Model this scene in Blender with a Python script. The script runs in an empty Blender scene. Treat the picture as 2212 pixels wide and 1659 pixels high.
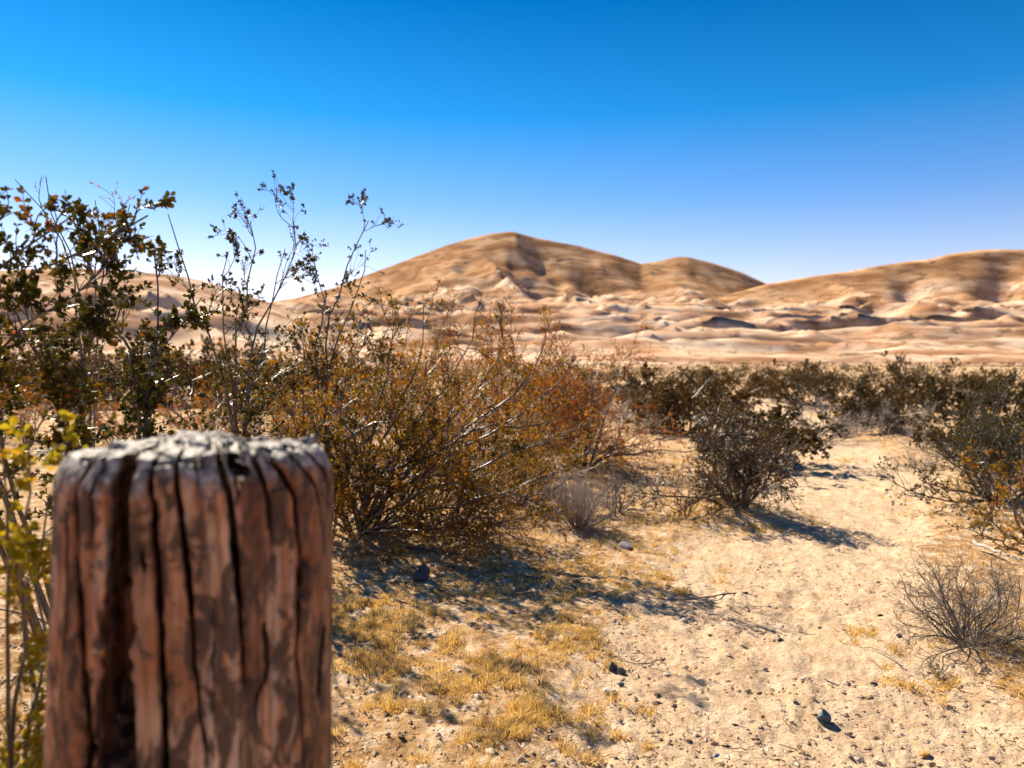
import bpy, bmesh, math, random
import numpy as np
from mathutils import Vector, Matrix

random.seed(7)
SC = bpy.context.scene
COL = SC.collection
R_ = math.radians

# ------------------------------------------------------------------ camera
CAM_H = 1.10
F_PX = 769.0                       # focal length in pixels of the 1024 px wide frame
HOR = 362.0                        # horizon row in that frame
cam_d = bpy.data.cameras.new('camera')
cam = bpy.data.objects.new('camera', cam_d)
COL.objects.link(cam)
cam.location = (0, 0, CAM_H)
PITCH = math.atan((384.0 - HOR) / F_PX)
cam.rotation_euler = (math.pi / 2 - PITCH, 0, 0)
cam_d.sensor_width = 36.0
cam_d.lens = 36.0 * F_PX / 1024.0
cam_d.clip_start = 0.02
cam_d.clip_end = 9000
cam_d.dof.use_dof = True
cam_d.dof.focus_distance = 2.7
cam_d.dof.aperture_fstop = (cam_d.lens / 1000.0) / 0.0085
SC.camera = cam

# ------------------------------------------------------------------ sky, sun, exposure
SUN_AZ = -38.0                     # degrees from +Y, negative = left
SUN_EL = 41.0
w = bpy.data.worlds.new('World')
SC.world = w
w.use_nodes = True
nt = w.node_tree
nt.nodes.clear()
out = nt.nodes.new('ShaderNodeOutputWorld')
bg = nt.nodes.new('ShaderNodeBackground')
sky = nt.nodes.new('ShaderNodeTexSky')
sky.sky_type = 'NISHITA'
sky.sun_disc = False
sky.sun_elevation = R_(SUN_EL)
sky.sun_rotation = R_(SUN_AZ)
sky.altitude = 700
sky.air_density = 1.0
sky.dust_density = 0.3
sky.ozone_density = 3.0
tc = nt.nodes.new('ShaderNodeTexCoord')
sep = nt.nodes.new('ShaderNodeSeparateXYZ')
ramp = nt.nodes.new('ShaderNodeValToRGB')
mul = nt.nodes.new('ShaderNodeMix')
mul.data_type = 'RGBA'
mul.blend_type = 'MULTIPLY'
mul.inputs[0].default_value = 1.0
nt.links.new(tc.outputs['Generated'], sep.inputs[0])
nt.links.new(sep.outputs[2], ramp.inputs[0])
SKY_STOPS = [(0.0, (1.95, 1.45, 1.3)), (0.10, (1.60, 1.25, 1.25)), (0.20, (0.66, 0.96, 1.3)),
             (0.30, (0.10, 0.80, 1.22)), (0.43, (0.0, 0.53, 0.94)), (1.0, (0.0, 0.48, 0.86))]
el = ramp.color_ramp.elements
el[0].position, el[0].color = SKY_STOPS[0][0], (*SKY_STOPS[0][1], 1)
el[1].position, el[1].color = SKY_STOPS[-1][0], (*SKY_STOPS[-1][1], 1)
for p, c in SKY_STOPS[1:-1]:
    e = el.new(p)
    e.color = (*c, 1)
nt.links.new(sky.outputs[0], mul.inputs[6])
nt.links.new(ramp.outputs[0], mul.inputs[7])
nt.links.new(mul.outputs[2], bg.inputs[0])
bg.inputs[1].default_value = 0.058
nt.links.new(bg.outputs[0], out.inputs[0])

sun_d = bpy.data.lights.new('sun', 'SUN')
sun_d.energy = 5.0
sun_d.angle = R_(0.5)
sun_d.color = (1.0, 0.89, 0.71)
sun = bpy.data.objects.new('sun', sun_d)
COL.objects.link(sun)
sun_dir = Vector((math.sin(R_(SUN_AZ)) * math.cos(R_(SUN_EL)), math.cos(R_(SUN_AZ)) * math.cos(R_(SUN_EL)), math.sin(R_(SUN_EL))))
sun.rotation_euler = sun_dir.to_track_quat('Z', 'Y').to_euler()
sun.location = sun_dir * 50

SC.view_settings.view_transform = 'Standard'
SC.view_settings.look = 'None'
SC.view_settings.exposure = 1.05
SC.view_settings.gamma = 1.0
SC.view_settings.use_curve_mapping = False
SC.render.engine = 'CYCLES'
SC.cycles.use_denoising = True
SC.cycles.max_bounces = 6
SC.cycles.transparent_max_bounces = 4

# ------------------------------------------------------------------ numeric helpers
def hash2(ix, iy, seed):
    with np.errstate(over='ignore'):
        h = (ix.astype(np.int64) * 374761393 + iy.astype(np.int64) * 668265263 + seed * 1274126177) & 0xffffffff
        h = ((h ^ (h >> 13)) * 1274126177) & 0xffffffff
        h = (h ^ (h >> 16)) & 0xffffffff
    return h.astype(np.float64) / 4294967295.0

def vnoise(x, y, seed=0):
    x = np.asarray(x, float); y = np.asarray(y, float)
    ix = np.floor(x); iy = np.floor(y)
    fx = x - ix; fy = y - iy
    ux = fx * fx * fx * (fx * (fx * 6 - 15) + 10); uy = fy * fy * fy * (fy * (fy * 6 - 15) + 10)
    a = hash2(ix, iy, seed); b = hash2(ix + 1, iy, seed)
    c = hash2(ix, iy + 1, seed); d = hash2(ix + 1, iy + 1, seed)
    return ((a * (1 - ux) + b * ux) * (1 - uy) + (c * (1 - ux) + d * ux) * uy) * 2 - 1

def fbm(x, y, seed=0, octs=4, gain=0.5, lac=2.03):
    s = 0.0; a = 1.0; t = 0.0
    for k in range(octs):
        s = s + a * vnoise(np.asarray(x) * lac ** k + 17.3 * k, np.asarray(y) * lac ** k - 9.1 * k, seed + k)
        t += a
        a *= gain
    return s / t

def smooth(a, b, x):
    t = np.clip((np.asarray(x, float) - a) / (b - a), 0, 1)
    return t * t * (3 - 2 * t)

K = 1024.0 / 2212.0
def xy_at(u, depth):
    """lateral x of picture column u (2212 px wide) at a given distance"""
    return (u * K - 512.0) / F_PX * depth
def pt(u, v, depth):
    """point at picture position (u, v) and a distance along the view"""
    return np.array([(u * K - 512.0) / F_PX * depth, depth, CAM_H + (HOR - v * K) / F_PX * depth])
def flat(u, v):
    """where picture position (u, v) meets level ground"""
    d = CAM_H * F_PX / max(v * K - HOR, 0.5)
    return ((u * K - 512.0) / F_PX * d, d)

# ------------------------------------------------------------------ object helpers
def tag(o, label=None, cat=None, group=None, kind=None):
    if label: o['label'] = label
    if cat: o['category'] = cat
    if group: o['group'] = group
    if kind: o['kind'] = kind
    return o

def empty(name, loc=(0, 0, 0), rz=0.0):
    o = bpy.data.objects.new(name, None)
    o.empty_display_size = 0.1
    o.location = loc
    o.rotation_euler = (0, 0, rz)
    COL.objects.link(o)
    return o

def np_mesh(name, verts, quads=None, tris=None, mat=None, smooth_shade=False, attrs=None):
    me = bpy.data.meshes.new(name)
    verts = np.asarray(verts, np.float32).reshape(-1, 3)
    q = np.zeros((0, 4), np.int32) if quads is None else np.asarray(quads, np.int32).reshape(-1, 4)
    t = np.zeros((0, 3), np.int32) if tris is None else np.asarray(tris, np.int32).reshape(-1, 3)
    me.vertices.add(len(verts))
    me.vertices.foreach_set('co', verts.ravel())
    nl = q.size + t.size
    me.loops.add(nl)
    me.loops.foreach_set('vertex_index', np.concatenate([q.ravel(), t.ravel()]).astype(np.int32))
    npoly = len(q) + len(t)
    me.polygons.add(npoly)
    starts = np.concatenate([np.arange(len(q)) * 4, q.size + np.arange(len(t)) * 3]).astype(np.int32)
    me.polygons.foreach_set('loop_start', starts)
    me.polygons.foreach_set('use_smooth', np.full(npoly, smooth_shade, bool))
    for k, a in (attrs or {}).items():
        at = me.attributes.new(k, 'FLOAT', 'POINT')
        at.data.foreach_set('value', np.asarray(a, np.float32).ravel())
    me.update(calc_edges=True)
    if mat: me.materials.append(mat)
    return me

def link(name, me, parent=None):
    o = bpy.data.objects.new(name, me)
    COL.objects.link(o)
    if parent is not None: o.parent = parent
    return o

def copy_tree(o, parent=None):
    c = o.copy()
    COL.objects.link(c)
    c.parent = parent
    for ch in o.children:
        copy_tree(ch, c)
    return c

# ------------------------------------------------------------------ materials
def new_mat(name):
    m = bpy.data.materials.new(name)
    m.use_nodes = True
    n = m.node_tree.nodes
    return m, m.node_tree, n['Principled BSDF'], n['Material Output']

def node(t, kind, **kw):
    n = t.nodes.new(kind)
    for k, v in kw.items(): setattr(n, k, v)
    return n

def ramp_node(t, fac, stops, interp='LINEAR'):
    r = node(t, 'ShaderNodeValToRGB')
    r.color_ramp.interpolation = interp
    e = r.color_ramp.elements
    e[0].position, e[0].color = stops[0][0], (*stops[0][1], 1)
    e[1].position, e[1].color = stops[-1][0], (*stops[-1][1], 1)
    for p, c in stops[1:-1]:
        x = e.new(p); x.color = (*c, 1)
    t.links.new(fac, r.inputs[0])
    return r.outputs[0]

def noise_node(t, vec, scale, detail=4, rough=0.55, dist=0.0):
    n = node(t, 'ShaderNodeTexNoise')
    n.inputs['Scale'].default_value = scale
    n.inputs['Detail'].default_value = detail
    n.inputs['Roughness'].default_value = rough
    n.inputs['Distortion'].default_value = dist
    if vec is not None: t.links.new(vec, n.inputs['Vector'])
    return n.outputs[0]

def mapped(t, scale):
    c = node(t, 'ShaderNodeTexCoord')
    m = node(t, 'ShaderNodeMapping')
    m.inputs['Scale'].default_value = scale
    t.links.new(c.outputs['Object'], m.inputs[0])
    return m.outputs[0]

def mix_col(t, fac, a, b, mode='MIX'):
    m = node(t, 'ShaderNodeMix', data_type='RGBA', blend_type=mode)
    for i, x in ((0, fac), (6, a), (7, b)):
        if isinstance(x, (int, float)): m.inputs[i].default_value = x
        elif isinstance(x, tuple): m.inputs[i].default_value = (*x, 1)
        else: t.links.new(x, m.inputs[i])
    return m.outputs[2]

def math_n(t, op, a, b=None, clamp=False):
    m = node(t, 'ShaderNodeMath', operation=op, use_clamp=clamp)
    for i, x in ((0, a), (1, b)):
        if x is None: continue
        if isinstance(x, (int, float)): m.inputs[i].default_value = x
        else: t.links.new(x, m.inputs[i])
    return m.outputs[0]

def bump_n(t, height, strength, dist, prev=None):
    b = node(t, 'ShaderNodeBump')
    b.inputs['Strength'].default_value = strength
    b.inputs['Distance'].default_value = dist
    t.links.new(height, b.inputs['Height'])
    if prev is not None: t.links.new(prev, b.inputs['Normal'])
    return b.outputs[0]

def attr_n(t, name):
    a = node(t, 'ShaderNodeAttribute', attribute_name=name)
    return a.outputs['Fac']

def leaf_mat(name, stops, transl=0.45, rough=0.5, spec=0.22, warm_k=(1.55, 1.22, 0.45)):
    m, t, p, o = new_mat(name)
    g = node(t, 'ShaderNodeNewGeometry')
    clump = noise_node(t, mapped(t, (1, 1, 1)), 5.0, 2, 0.5)
    fac = math_n(t, 'ADD', math_n(t, 'MULTIPLY', g.outputs['Random Per Island'], 0.55), math_n(t, 'MULTIPLY', math_n(t, 'SUBTRACT', clump, 0.32), 1.25), True)
    col = ramp_node(t, fac, stops)
    t.links.new(col, p.inputs['Base Color'])
    p.inputs['Roughness'].default_value = rough
    p.inputs['Specular IOR Level'].default_value = spec
    tr = node(t, 'ShaderNodeBsdfTranslucent')
    warm = mix_col(t, 1.0, col, warm_k, 'MULTIPLY')
    t.links.new(warm, tr.inputs[0])
    mx = node(t, 'ShaderNodeMixShader')
    mx.inputs[0].default_value = transl
    t.links.new(p.outputs[0], mx.inputs[1])
    t.links.new(tr.outputs[0], mx.inputs[2])
    t.links.new(mx.outputs[0], o.inputs[0])
    return m

def plain_mat(name, stops, rough=0.6, spec=0.3, scale=60.0, bump=0.0):
    m, t, p, o = new_mat(name)
    v = mapped(t, (1, 1, 1))
    n = noise_node(t, v, scale, 4)
    col = ramp_node(t, n, stops)
    t.links.new(col, p.inputs['Base Color'])
    p.inputs['Roughness'].default_value = rough
    p.inputs['Specular IOR Level'].default_value = spec
    if bump:
        t.links.new(bump_n(t, noise_node(t, v, scale * 2.3, 5), 0.6, bump), p.inputs['Normal'])
    return m

def island_mat(name, stops, rough=0.75, spec=0.2):
    m, t, p, o = new_mat(name)
    g = node(t, 'ShaderNodeNewGeometry')
    t.links.new(ramp_node(t, g.outputs['Random Per Island'], stops), p.inputs['Base Color'])
    p.inputs['Roughness'].default_value = rough
    p.inputs['Specular IOR Level'].default_value = spec
    return m

M = {}
M['bark'] = plain_mat('creosote_bark', [(0.3, (0.020, 0.014, 0.010)), (0.55, (0.075, 0.055, 0.044)), (0.7, (0.22, 0.19, 0.165))], 0.36, 0.7, 26)
M['twig'] = plain_mat('brown_twig', [(0.3, (0.045, 0.020, 0.008)), (0.6, (0.15, 0.068, 0.022)), (0.8, (0.26, 0.14, 0.055))], 0.45, 0.5, 18)
M['grey_twig'] = plain_mat('dead_grey_twig', [(0.3, (0.09, 0.075, 0.062)), (0.7, (0.24, 0.20, 0.165))], 0.7, 0.2, 25)
M['pale_twig'] = plain_mat('pale_twig', [(0.3, (0.32, 0.27, 0.235)), (0.7, (0.56, 0.49, 0.43))], 0.7, 0.2, 25)
M['leaf_dark'] = leaf_mat('creosote_leaf_dark', [(0.0, (0.024, 0.028, 0.006)), (0.5, (0.052, 0.054, 0.009)), (0.76, (0.11, 0.080, 0.012)), (0.92, (0.20, 0.085, 0.014)), (1.0, (0.26, 0.05, 0.012))], 0.33, 0.5, 0.18)
M['leaf_olive'] = leaf_mat('creosote_leaf_olive', [(0.0, (0.06, 0.056, 0.007)), (0.4, (0.16, 0.125, 0.010)), (0.7, (0.32, 0.165, 0.014)), (1.0, (0.46, 0.13, 0.018))], 0.62)
M['leaf_rust'] = leaf_mat('creosote_leaf_rust', [(0.0, (0.09, 0.052, 0.008)), (0.45, (0.22, 0.095, 0.013)), (0.8, (0.38, 0.130, 0.019)), (1.0, (0.48, 0.21, 0.03))], 0.6)
M['leaf_yellow'] = leaf_mat('fresh_yellow_green_leaf', [(0.0, (0.16, 0.17, 0.014)), (0.5, (0.30, 0.28, 0.02)), (0.85, (0.36, 0.22, 0.02)), (1.0, (0.40, 0.13, 0.02))], 0.5)
M['leaf_far'] = leaf_mat('scrub_leaf', [(0.0, (0.030, 0.026, 0.006)), (0.6, (0.065, 0.048, 0.012)), (1.0, (0.12, 0.065, 0.02))], 0.3)
M['leaf_brown'] = leaf_mat('brown_scrub_leaf', [(0.0, (0.04, 0.028, 0.008)), (0.5, (0.085, 0.052, 0.013)), (1.0, (0.16, 0.085, 0.022))], 0.35)
M['straw'] = leaf_mat('dry_straw', [(0.0, (0.52, 0.33, 0.09)), (0.5, (0.74, 0.51, 0.17)), (0.85, (0.80, 0.63, 0.32)), (1.0, (0.30, 0.17, 0.055))], 0.3, 0.6, 0.2, (1.15, 1.08, 0.75))
M['stone_dark'] = plain_mat('dark_stone', [(0.3, (0.022, 0.022, 0.026)), (0.7, (0.075, 0.073, 0.08))], 0.55, 0.4, 40, 0.002)
M['stone_slate'] = plain_mat('slate_stone', [(0.3, (0.05, 0.07, 0.09)), (0.7, (0.11, 0.15, 0.18))], 0.5, 0.4, 40, 0.002)
M['stone_white'] = plain_mat('white_stone', [(0.3, (0.55, 0.50, 0.43)), (0.7, (0.75, 0.70, 0.62))], 0.6, 0.3, 30, 0.002)
M['stone_orange'] = plain_mat('orange_stone', [(0.3, (0.45, 0.24, 0.06)), (0.7, (0.60, 0.34, 0.08))], 0.6, 0.3, 30, 0.002)
M['stone_blue'] = plain_mat('blue_chip', [(0.3, (0.05, 0.12, 0.22)), (0.7, (0.10, 0.20, 0.34))], 0.4, 0.5, 30, 0.001)
M['gravel'] = island_mat('gravel_grains', [(0.0, (0.05, 0.04, 0.03)), (0.03, (0.14, 0.09, 0.06)), (0.08, (0.44, 0.29, 0.16)), (0.8, (0.54, 0.38, 0.23)), (1.0, (0.68, 0.56, 0.42))])
M['litter'] = island_mat('dry_litter', [(0.0, (0.03, 0.018, 0.012)), (0.5, (0.09, 0.05, 0.03)), (0.8, (0.28, 0.16, 0.06)), (1.0, (0.42, 0.30, 0.15))])
M['nail'] = plain_mat('rusty_nail', [(0.3, (0.25, 0.22, 0.18)), (0.7, (0.5, 0.46, 0.4))], 0.35, 0.5, 80)
M['nail'].node_tree.nodes['Principled BSDF'].inputs['Metallic'].default_value = 0.8

# ------------------------------------------------------------------ ground form
PATH = np.array([[1.05, 0.0], [0.95, 1.5], [0.95, 2.6], [1.35, 3.8], [1.75, 4.6], [2.45, 5.8], [3.2, 7.4], [3.6, 9.5], [4.2, 12.5], [5.2, 16.0], [5.6, 24.0], [7.0, 40.0]])
PATHW = np.array([0.62, 0.62, 0.66, 0.62, 0.60, 0.62, 0.75, 0.9, 1.0, 1.0, 0.9, 0.9])

def path_mask(x, y):
    best = np.full(np.shape(x), 1e9)
    for k in range(len(PATH) - 1):
        a, b = PATH[k], PATH[k + 1]
        d = b - a
        t = np.clip(((x - a[0]) * d[0] + (y - a[1]) * d[1]) / (d @ d), 0, 1)
        r = np.hypot(x - a[0] - t * d[0], y - a[1] - t * d[1])
        best = np.minimum(best, r / (PATHW[k] * (1 - t) + PATHW[k + 1] * t))
    best = best + 0.28 * fbm(x * 1.3, y * 1.3, 41, 3)
    return 1 - smooth(0.75, 1.35, best)

MOUNDS = []      # (x, y, radius, height) sand gathered under shrubs
rng0 = np.random.default_rng(5)
FEET = []
for k in range(230):
    t = rng0.uniform(0.8, 9.5)
    i = min(len(PATH) - 2, max(0, int(np.searchsorted(PATH[:, 1], t) - 1)))
    f = (t - PATH[i, 1]) / (PATH[i + 1, 1] - PATH[i, 1])
    c = PATH[i] * (1 - f) + PATH[i + 1] * f
    FEET.append((c[0] + rng0.normal(0, 0.36), t, rng0.uniform(-0.5, 0.5), rng0.uniform(0.004, 0.011)))

def ground_z(x, y, fine=True):
    x = np.asarray(x, float); y = np.asarray(y, float)
    r = np.hypot(x, y)
    z = 0.035 * fbm(x * 0.55, y * 0.55, 3, 3)
    z = z + smooth(9, 40, r) * 0.22 * fbm(x * 0.12, y * 0.12, 11, 3)
    pm = path_mask(x, y)
    z = z - 0.045 * pm
    z = z + (1 - pm) * 0.020 * fbm(x * 2.2, y * 2.2, 21, 3)
    for (mx, my, mr, mh) in MOUNDS:
        z = z + mh * np.exp(-((x - mx) ** 2 + (y - my) ** 2) / (mr * mr))
    if fine:
        near = 1 - smooth(9, 22, r)
        z = z + near * (0.009 * fbm(x * 7, y * 7, 31, 3) + 0.009 * np.abs(fbm(x * 19, y * 19, 33, 2)) + 0.009 * fbm(x * 42, y * 42, 35, 2))
        if z.ndim:
            for (fx, fy, fa, fd) in FEET:
                near_f = (np.abs(x - fx) < 0.3) & (np.abs(y - fy) < 0.3)
                if not near_f.any(): continue
                dx = x[near_f] - fx; dy = y[near_f] - fy
                ca, sa = math.cos(fa), math.sin(fa)
                a = (dx * ca + dy * sa) / 0.055; b = (-dx * sa + dy * ca) / 0.13
                q = a * a + b * b
                z[near_f] += fd * (-np.exp(-q * 1.2) + 0.55 * np.exp(-(np.sqrt(q) - 1.6) ** 2 * 4))
    return z

def gz(x, y):
    return float(ground_z(np.array([x]), np.array([y]), True)[0])

def gp(u, v):
    """ground point under picture position (u, v): a few steps from the level-ground answer"""
    x, y = flat(u, v)
    for _ in range(6):
        z = gz(x, y)
        d = (CAM_H - z) * F_PX / max(v * K - HOR, 0.5)
        x, y = (u * K - 512.0) / F_PX * d, d
    return x, y, gz(x, y)

# mounds under the shrubs (world metres)
for (u, v, mr, mh) in [(820, 1165, 0.8, 0.07), (1600, 1105, 0.45, 0.06), (1262, 1005, 0.6, 0.06), (2140, 1078, 0.7, 0.07),
                       (2110, 1390, 0.35, 0.05), (1250, 1140, 0.25, 0.03), (1960, 945, 1.2, 0.07), (1640, 880, 1.6, 0.25), (2200, 1290, 0.35, 0.10), (2010, 950, 1.0, 0.12)]:
    fx, fy = flat(u, v)
    MOUNDS.append((fx, fy, mr, mh))

# ------------------------------------------------------------------ ground mesh
def rings(a, b, g):
    o = [a]
    while o[-1] < b: o.append(o[-1] * (1 + g))
    return o[:-1]
rr = np.array(rings(0.25, 1.25, 0.06) + rings(1.25, 26, 0.0090) + rings(26, 5200, 0.06) + [5200])
th = np.concatenate([np.linspace(-44, 44, 470), np.linspace(44, 316, 70)[1:-1]]) * math.pi / 180
RR, TH = np.meshgrid(rr, th, indexing='ij')
GX = RR * np.sin(TH); GY = RR * np.cos(TH)
GZ = ground_z(GX, GY)
GZ = GZ * (1 - smooth(150, 400, RR)) - smooth(200, 400, RR) * 0.6
pmask = path_mask(GX, GY)
nr, nth = RR.shape
idx = np.arange(nr * nth).reshape(nr, nth)
a = idx[:-1, :]; b = idx[1:, :]
q = np.stack([a, b, np.roll(b, -1, 1), np.roll(a, -1, 1)], -1).reshape(-1, 4)
verts = np.stack([GX, GY, GZ], -1).reshape(-1, 3)
verts = np.vstack([verts, [[0, 0, float(GZ[0].mean())]]])
c0 = len(verts) - 1
tri = np.stack([np.full(nth, c0), idx[0], np.roll(idx[0], -1)], -1)
q = q[:, ::-1]; tri = tri[:, ::-1]

m, t, p, o = new_mat('desert_sand')
v = mapped(t, (1, 1, 1))
pa = attr_n(t, 'path')
big = noise_node(t, v, 1.6, 5, 0.6)
mid = noise_node(t, v, 11.0, 6, 0.65)
fine = noise_node(t, v, 85.0, 4, 0.7)
c_path = ramp_node(t, mid, [(0.28, (0.52, 0.335, 0.195)), (0.5, (0.68, 0.475, 0.30)), (0.72, (0.79, 0.60, 0.42))])
c_off = ramp_node(t, mid, [(0.30, (0.25, 0.125, 0.05)), (0.48, (0.53, 0.315, 0.145)), (0.66, (0.77, 0.59, 0.41))])
fac = math_n(t, 'ADD', math_n(t, 'MULTIPLY', pa, 1.5), math_n(t, 'MULTIPLY', math_n(t, 'SUBTRACT', big, 0.52), 1.5), True)
col = mix_col(t, fac, c_off, c_path)
speck = ramp_node(t, fine, [(0.32, (0.30, 0.25, 0.21)), (0.43, (1, 1, 1)), (0.7, (1.08, 1.06, 1.02))])
col = mix_col(t, 0.85, col, speck, 'MULTIPLY')
t.links.new(col, p.inputs['Base Color'])
p.inputs['Roughness'].default_value = 0.95
p.inputs['Specular IOR Level'].default_value = 0.1
vo = node(t, 'ShaderNodeTexVoronoi')
vo.inputs['Scale'].default_value = 42
t.links.new(v, vo.inputs['Vector'])
b1 = bump_n(t, noise_node(t, v, 38, 6, 0.72), 1.0, 0.022)
b2 = bump_n(t, vo.outputs['Distance'], 0.45, 0.008, b1)
b3 = bump_n(t, noise_node(t, v, 180, 3, 0.7), 0.6, 0.004, b2)
t.links.new(b3, p.inputs['Normal'])
M['sand'] = m
ground = link('ground', np_mesh('ground', verts, q, tri, M['sand'], True, {'path': np.append(pmask.ravel(), 0)}))
tag(ground, 'pale tan sandy desert ground with a trodden path curving to the dunes', 'ground', kind='structure')

# ------------------------------------------------------------------ dunes
def interp_prof(pts, u):
    pts = np.array(pts, float)
    return np.interp(u, pts[:, 0], pts[:, 1])

TILT = F_PX
dth = np.linspace(-48, 48, 500) * math.pi / 180
dr = np.concatenate([np.linspace(250, 1100, 150), np.linspace(1106, 2050, 110)])
DR, DT = np.meshgrid(dr, dth, indexing='ij')
DY = DR * 1.0                     # distance measured along the view, x spreads with it
DX = DY * np.tan(DT)
U = (np.tan(DT) * F_PX + 512.0) / K

def ridge(prof, R, front, back, power=1.6):
    """a long dune whose crest follows the given skyline at distance R"""
    H = CAM_H + (HOR - interp_prof(prof, U) * K) / F_PX * R
    wob = 45 * fbm(DX / 260.0, DX * 0 + R, int(R), 3)
    d = DY - (R + wob * 0)
    f = np.where(d < 0, np.clip(1 + d / front, 0, 1) ** power, np.clip(1 - d / back, 0, 1) ** 1.4)
    return H, f

main = [(-1500, 770), (300, 745), (480, 690), (575, 655), (640, 643), (720, 622), (800, 590), (880, 560), (960, 530), (1020, 513), (1060, 504), (1095, 499), (1112, 500), (1160, 513),
        (1250, 530), (1330, 551), (1385, 569), (1425, 562), (1462, 553), (1485, 554), (1540, 567), (1600, 586), (1660, 614), (1740, 640), (1900, 690), (2300, 745), (4000, 770)]
right = [(-1500, 775), (1300, 760), (1480, 690), (1560, 640), (1655, 613), (1750, 597), (1830, 586), (1900, 573), (1960, 564), (2000, 560), (2050, 548), (2110, 540), (2160, 538), (2260, 541), (2400, 556), (2700, 580), (3400, 640), (4600, 740)]
left = [(-2600, 740), (-1200, 640), (-500, 590), (-200, 576), (0, 585), (80, 581), (160, 579), (250, 585), (357, 592), (437, 605), (500, 625), (540, 640), (590, 655), (660, 690), (800, 740), (900, 765), (4000, 775)]

h = np.zeros_like(DR)
up = np.zeros_like(DR)
for prof, R, front, back, seed in ((main, 1500.0, 640.0, 500.0, 5), (right, 1330.0, 520.0, 480.0, 15), (left, 820.0, 430.0, 480.0, 23)):
    H, f = ridge(prof, R, front, back)
    H = np.maximum(H, 0)
    spur = np.abs(fbm(DX / 130.0 + 0.35 * DY / 130.0, DY / 420.0, seed, 4, 0.45))
    spur2 = fbm(DX / 45.0, DY / 110.0, seed + 50, 3)
    env = f * (1 - f) * 4
    rid2 = 1 - np.abs(fbm(DX / 125.0 + 0.25 * DY / 60.0, DY / 55.0 - 0.25 * DX / 125.0, seed + 80, 2, 0.4)) * 1.9
    hh = H * f - env * H * (0.26 * spur) + env * 0.03 * H * spur2 + 17 * smooth(0.04, 0.2, f) * (1 - smooth(0.45, 0.85, f)) * np.clip(rid2, 0, 1) ** 1.6 * np.clip(H / 100, 0, 1)
    if R == 1330.0:                     # a hollow in the face of the right-hand dune
        hh = hh - env * 0.12 * H * np.exp(-((U - 2165) / 42.0) ** 2) - env * 0.07 * H * np.exp(-((U - 1960) / 30.0) ** 2)
    up = np.where(hh > h, f * np.clip(H / 150, 0, 1), up)
    h = np.maximum(h, hh)
# the low field of hummocks and transverse dunes in front
ypx = np.interp(DY, [250, 330, 450, 600, 800, 1000, 1200, 1330, 2100], [366, 364.5, 357, 346, 331, 318, 308, 305, 305])
base = CAM_H + (HOR - ypx) / F_PX * DY
rid = 1 - np.abs(fbm(DX / 118.0 + 0.5 * fbm(DX / 210.0, DY / 210.0, 61, 2), DY / 64.0, 63, 2, 0.4)) * 1.9
hum = (5.0 + 15.0 * smooth(400, 1000, DY)) * smooth(300, 450, DY) * np.clip(rid, 0, 1) ** 1.7
saw = fbm(DX / 110.0 + 3, DY / 400.0, 65, 2)
ph_s = (DY / 78.0 + 1.3 * saw) % 1.0
hum = hum + (3.0 + 8.0 * smooth(400, 1000, DY)) * smooth(300, 450, DY) * np.where(ph_s < 0.3, ph_s / 0.3, (1 - ph_s) / 0.7) * (0.5 + 0.5 * fbm(DX / 120.0, DY / 120.0, 68, 2))
low = base + hum - 5 * smooth(300, 500, DY) + 2.0 * smooth(320, 600, DY) * fbm(DX / 30.0, DY / 24.0, 71, 3)
crest_cut = 1 - smooth(1250, 1700, DY)
low = low * np.where(DY < 1250, 1, crest_cut) * (0.5 + 0.5 * smooth(200, 700, U))
low = low * (1 - 0.12 * smooth(1500, 1700, U) * (1 - smooth(1700, 1900, U)))
k = 14.0
h2 = np.maximum(h, low) + np.maximum(0, k - np.abs(h - low)) ** 2 / (4 * k) * (h > 3)
skycap = np.minimum.reduce([interp_prof(main, U), interp_prof(right, U), interp_prof(left, U)])
cap = CAM_H + (HOR - skycap * K) / F_PX * DY
h2 = np.minimum(h2, cap - 0.2)
upper = smooth(0.52, 0.80, up + 0.28 * fbm(DX / 140.0, DY / 90.0, 99, 3)) * (h > low - 4)
nr, nth = DR.shape
idx = np.arange(nr * nth).reshape(nr, nth)
q = np.stack([idx[:-1, :-1], idx[:-1, 1:], idx[1:, 1:], idx[1:, :-1]], -1).reshape(-1, 4)
m, t, p, o = new_mat('dune_sand')
ua = attr_n(t, 'upper')
v1 = mapped(t, (0.013, 0.024, 0.05))
v2 = mapped(t, (0.019, 0.050, 0.06))
v3 = mapped(t, (0.040, 0.070, 0.07))
n1 = noise_node(t, v1, 1.0, 5, 0.6)
n2 = noise_node(t, v2, 1.0, 5, 0.62, 0.4)
pale = ramp_node(t, n1, [(0.38, (0.40, 0.205, 0.10)), (0.48, (0.60, 0.36, 0.215)), (0.60, (0.74, 0.54, 0.375))])
tan = ramp_node(t, n1, [(0.36, (0.32, 0.15, 0.062)), (0.5, (0.50, 0.265, 0.12)), (0.62, (0.66, 0.40, 0.215))])
col = mix_col(t, math_n(t, 'MULTIPLY', ua, 1.1, True), pale, tan)
veg = ramp_node(t, n2, [(0.53, (0, 0, 0)), (0.59, (1, 1, 1))])
col = mix_col(t, math_n(t, 'MULTIPLY', veg, 0.70), col, (0.24, 0.125, 0.065))
tuft = ramp_node(t, noise_node(t, v3, 1.0, 3, 0.5), [(0.62, (0, 0, 0)), (0.68, (1, 1, 1))])
col = mix_col(t, math_n(t, 'MULTIPLY', tuft, 0.7), col, (0.10, 0.075, 0.04))
t.links.new(col, p.inputs['Base Color'])
p.inputs['Roughness'].default_value = 1.0
p.inputs['Specular IOR Level'].default_value = 0.05
M['dune'] = m
dunes = link('dunes', np_mesh('dunes', np.stack([DX, DY, h2], -1).reshape(-1, 3), q, None, M['dune'], True, {'upper': upper}))
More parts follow.
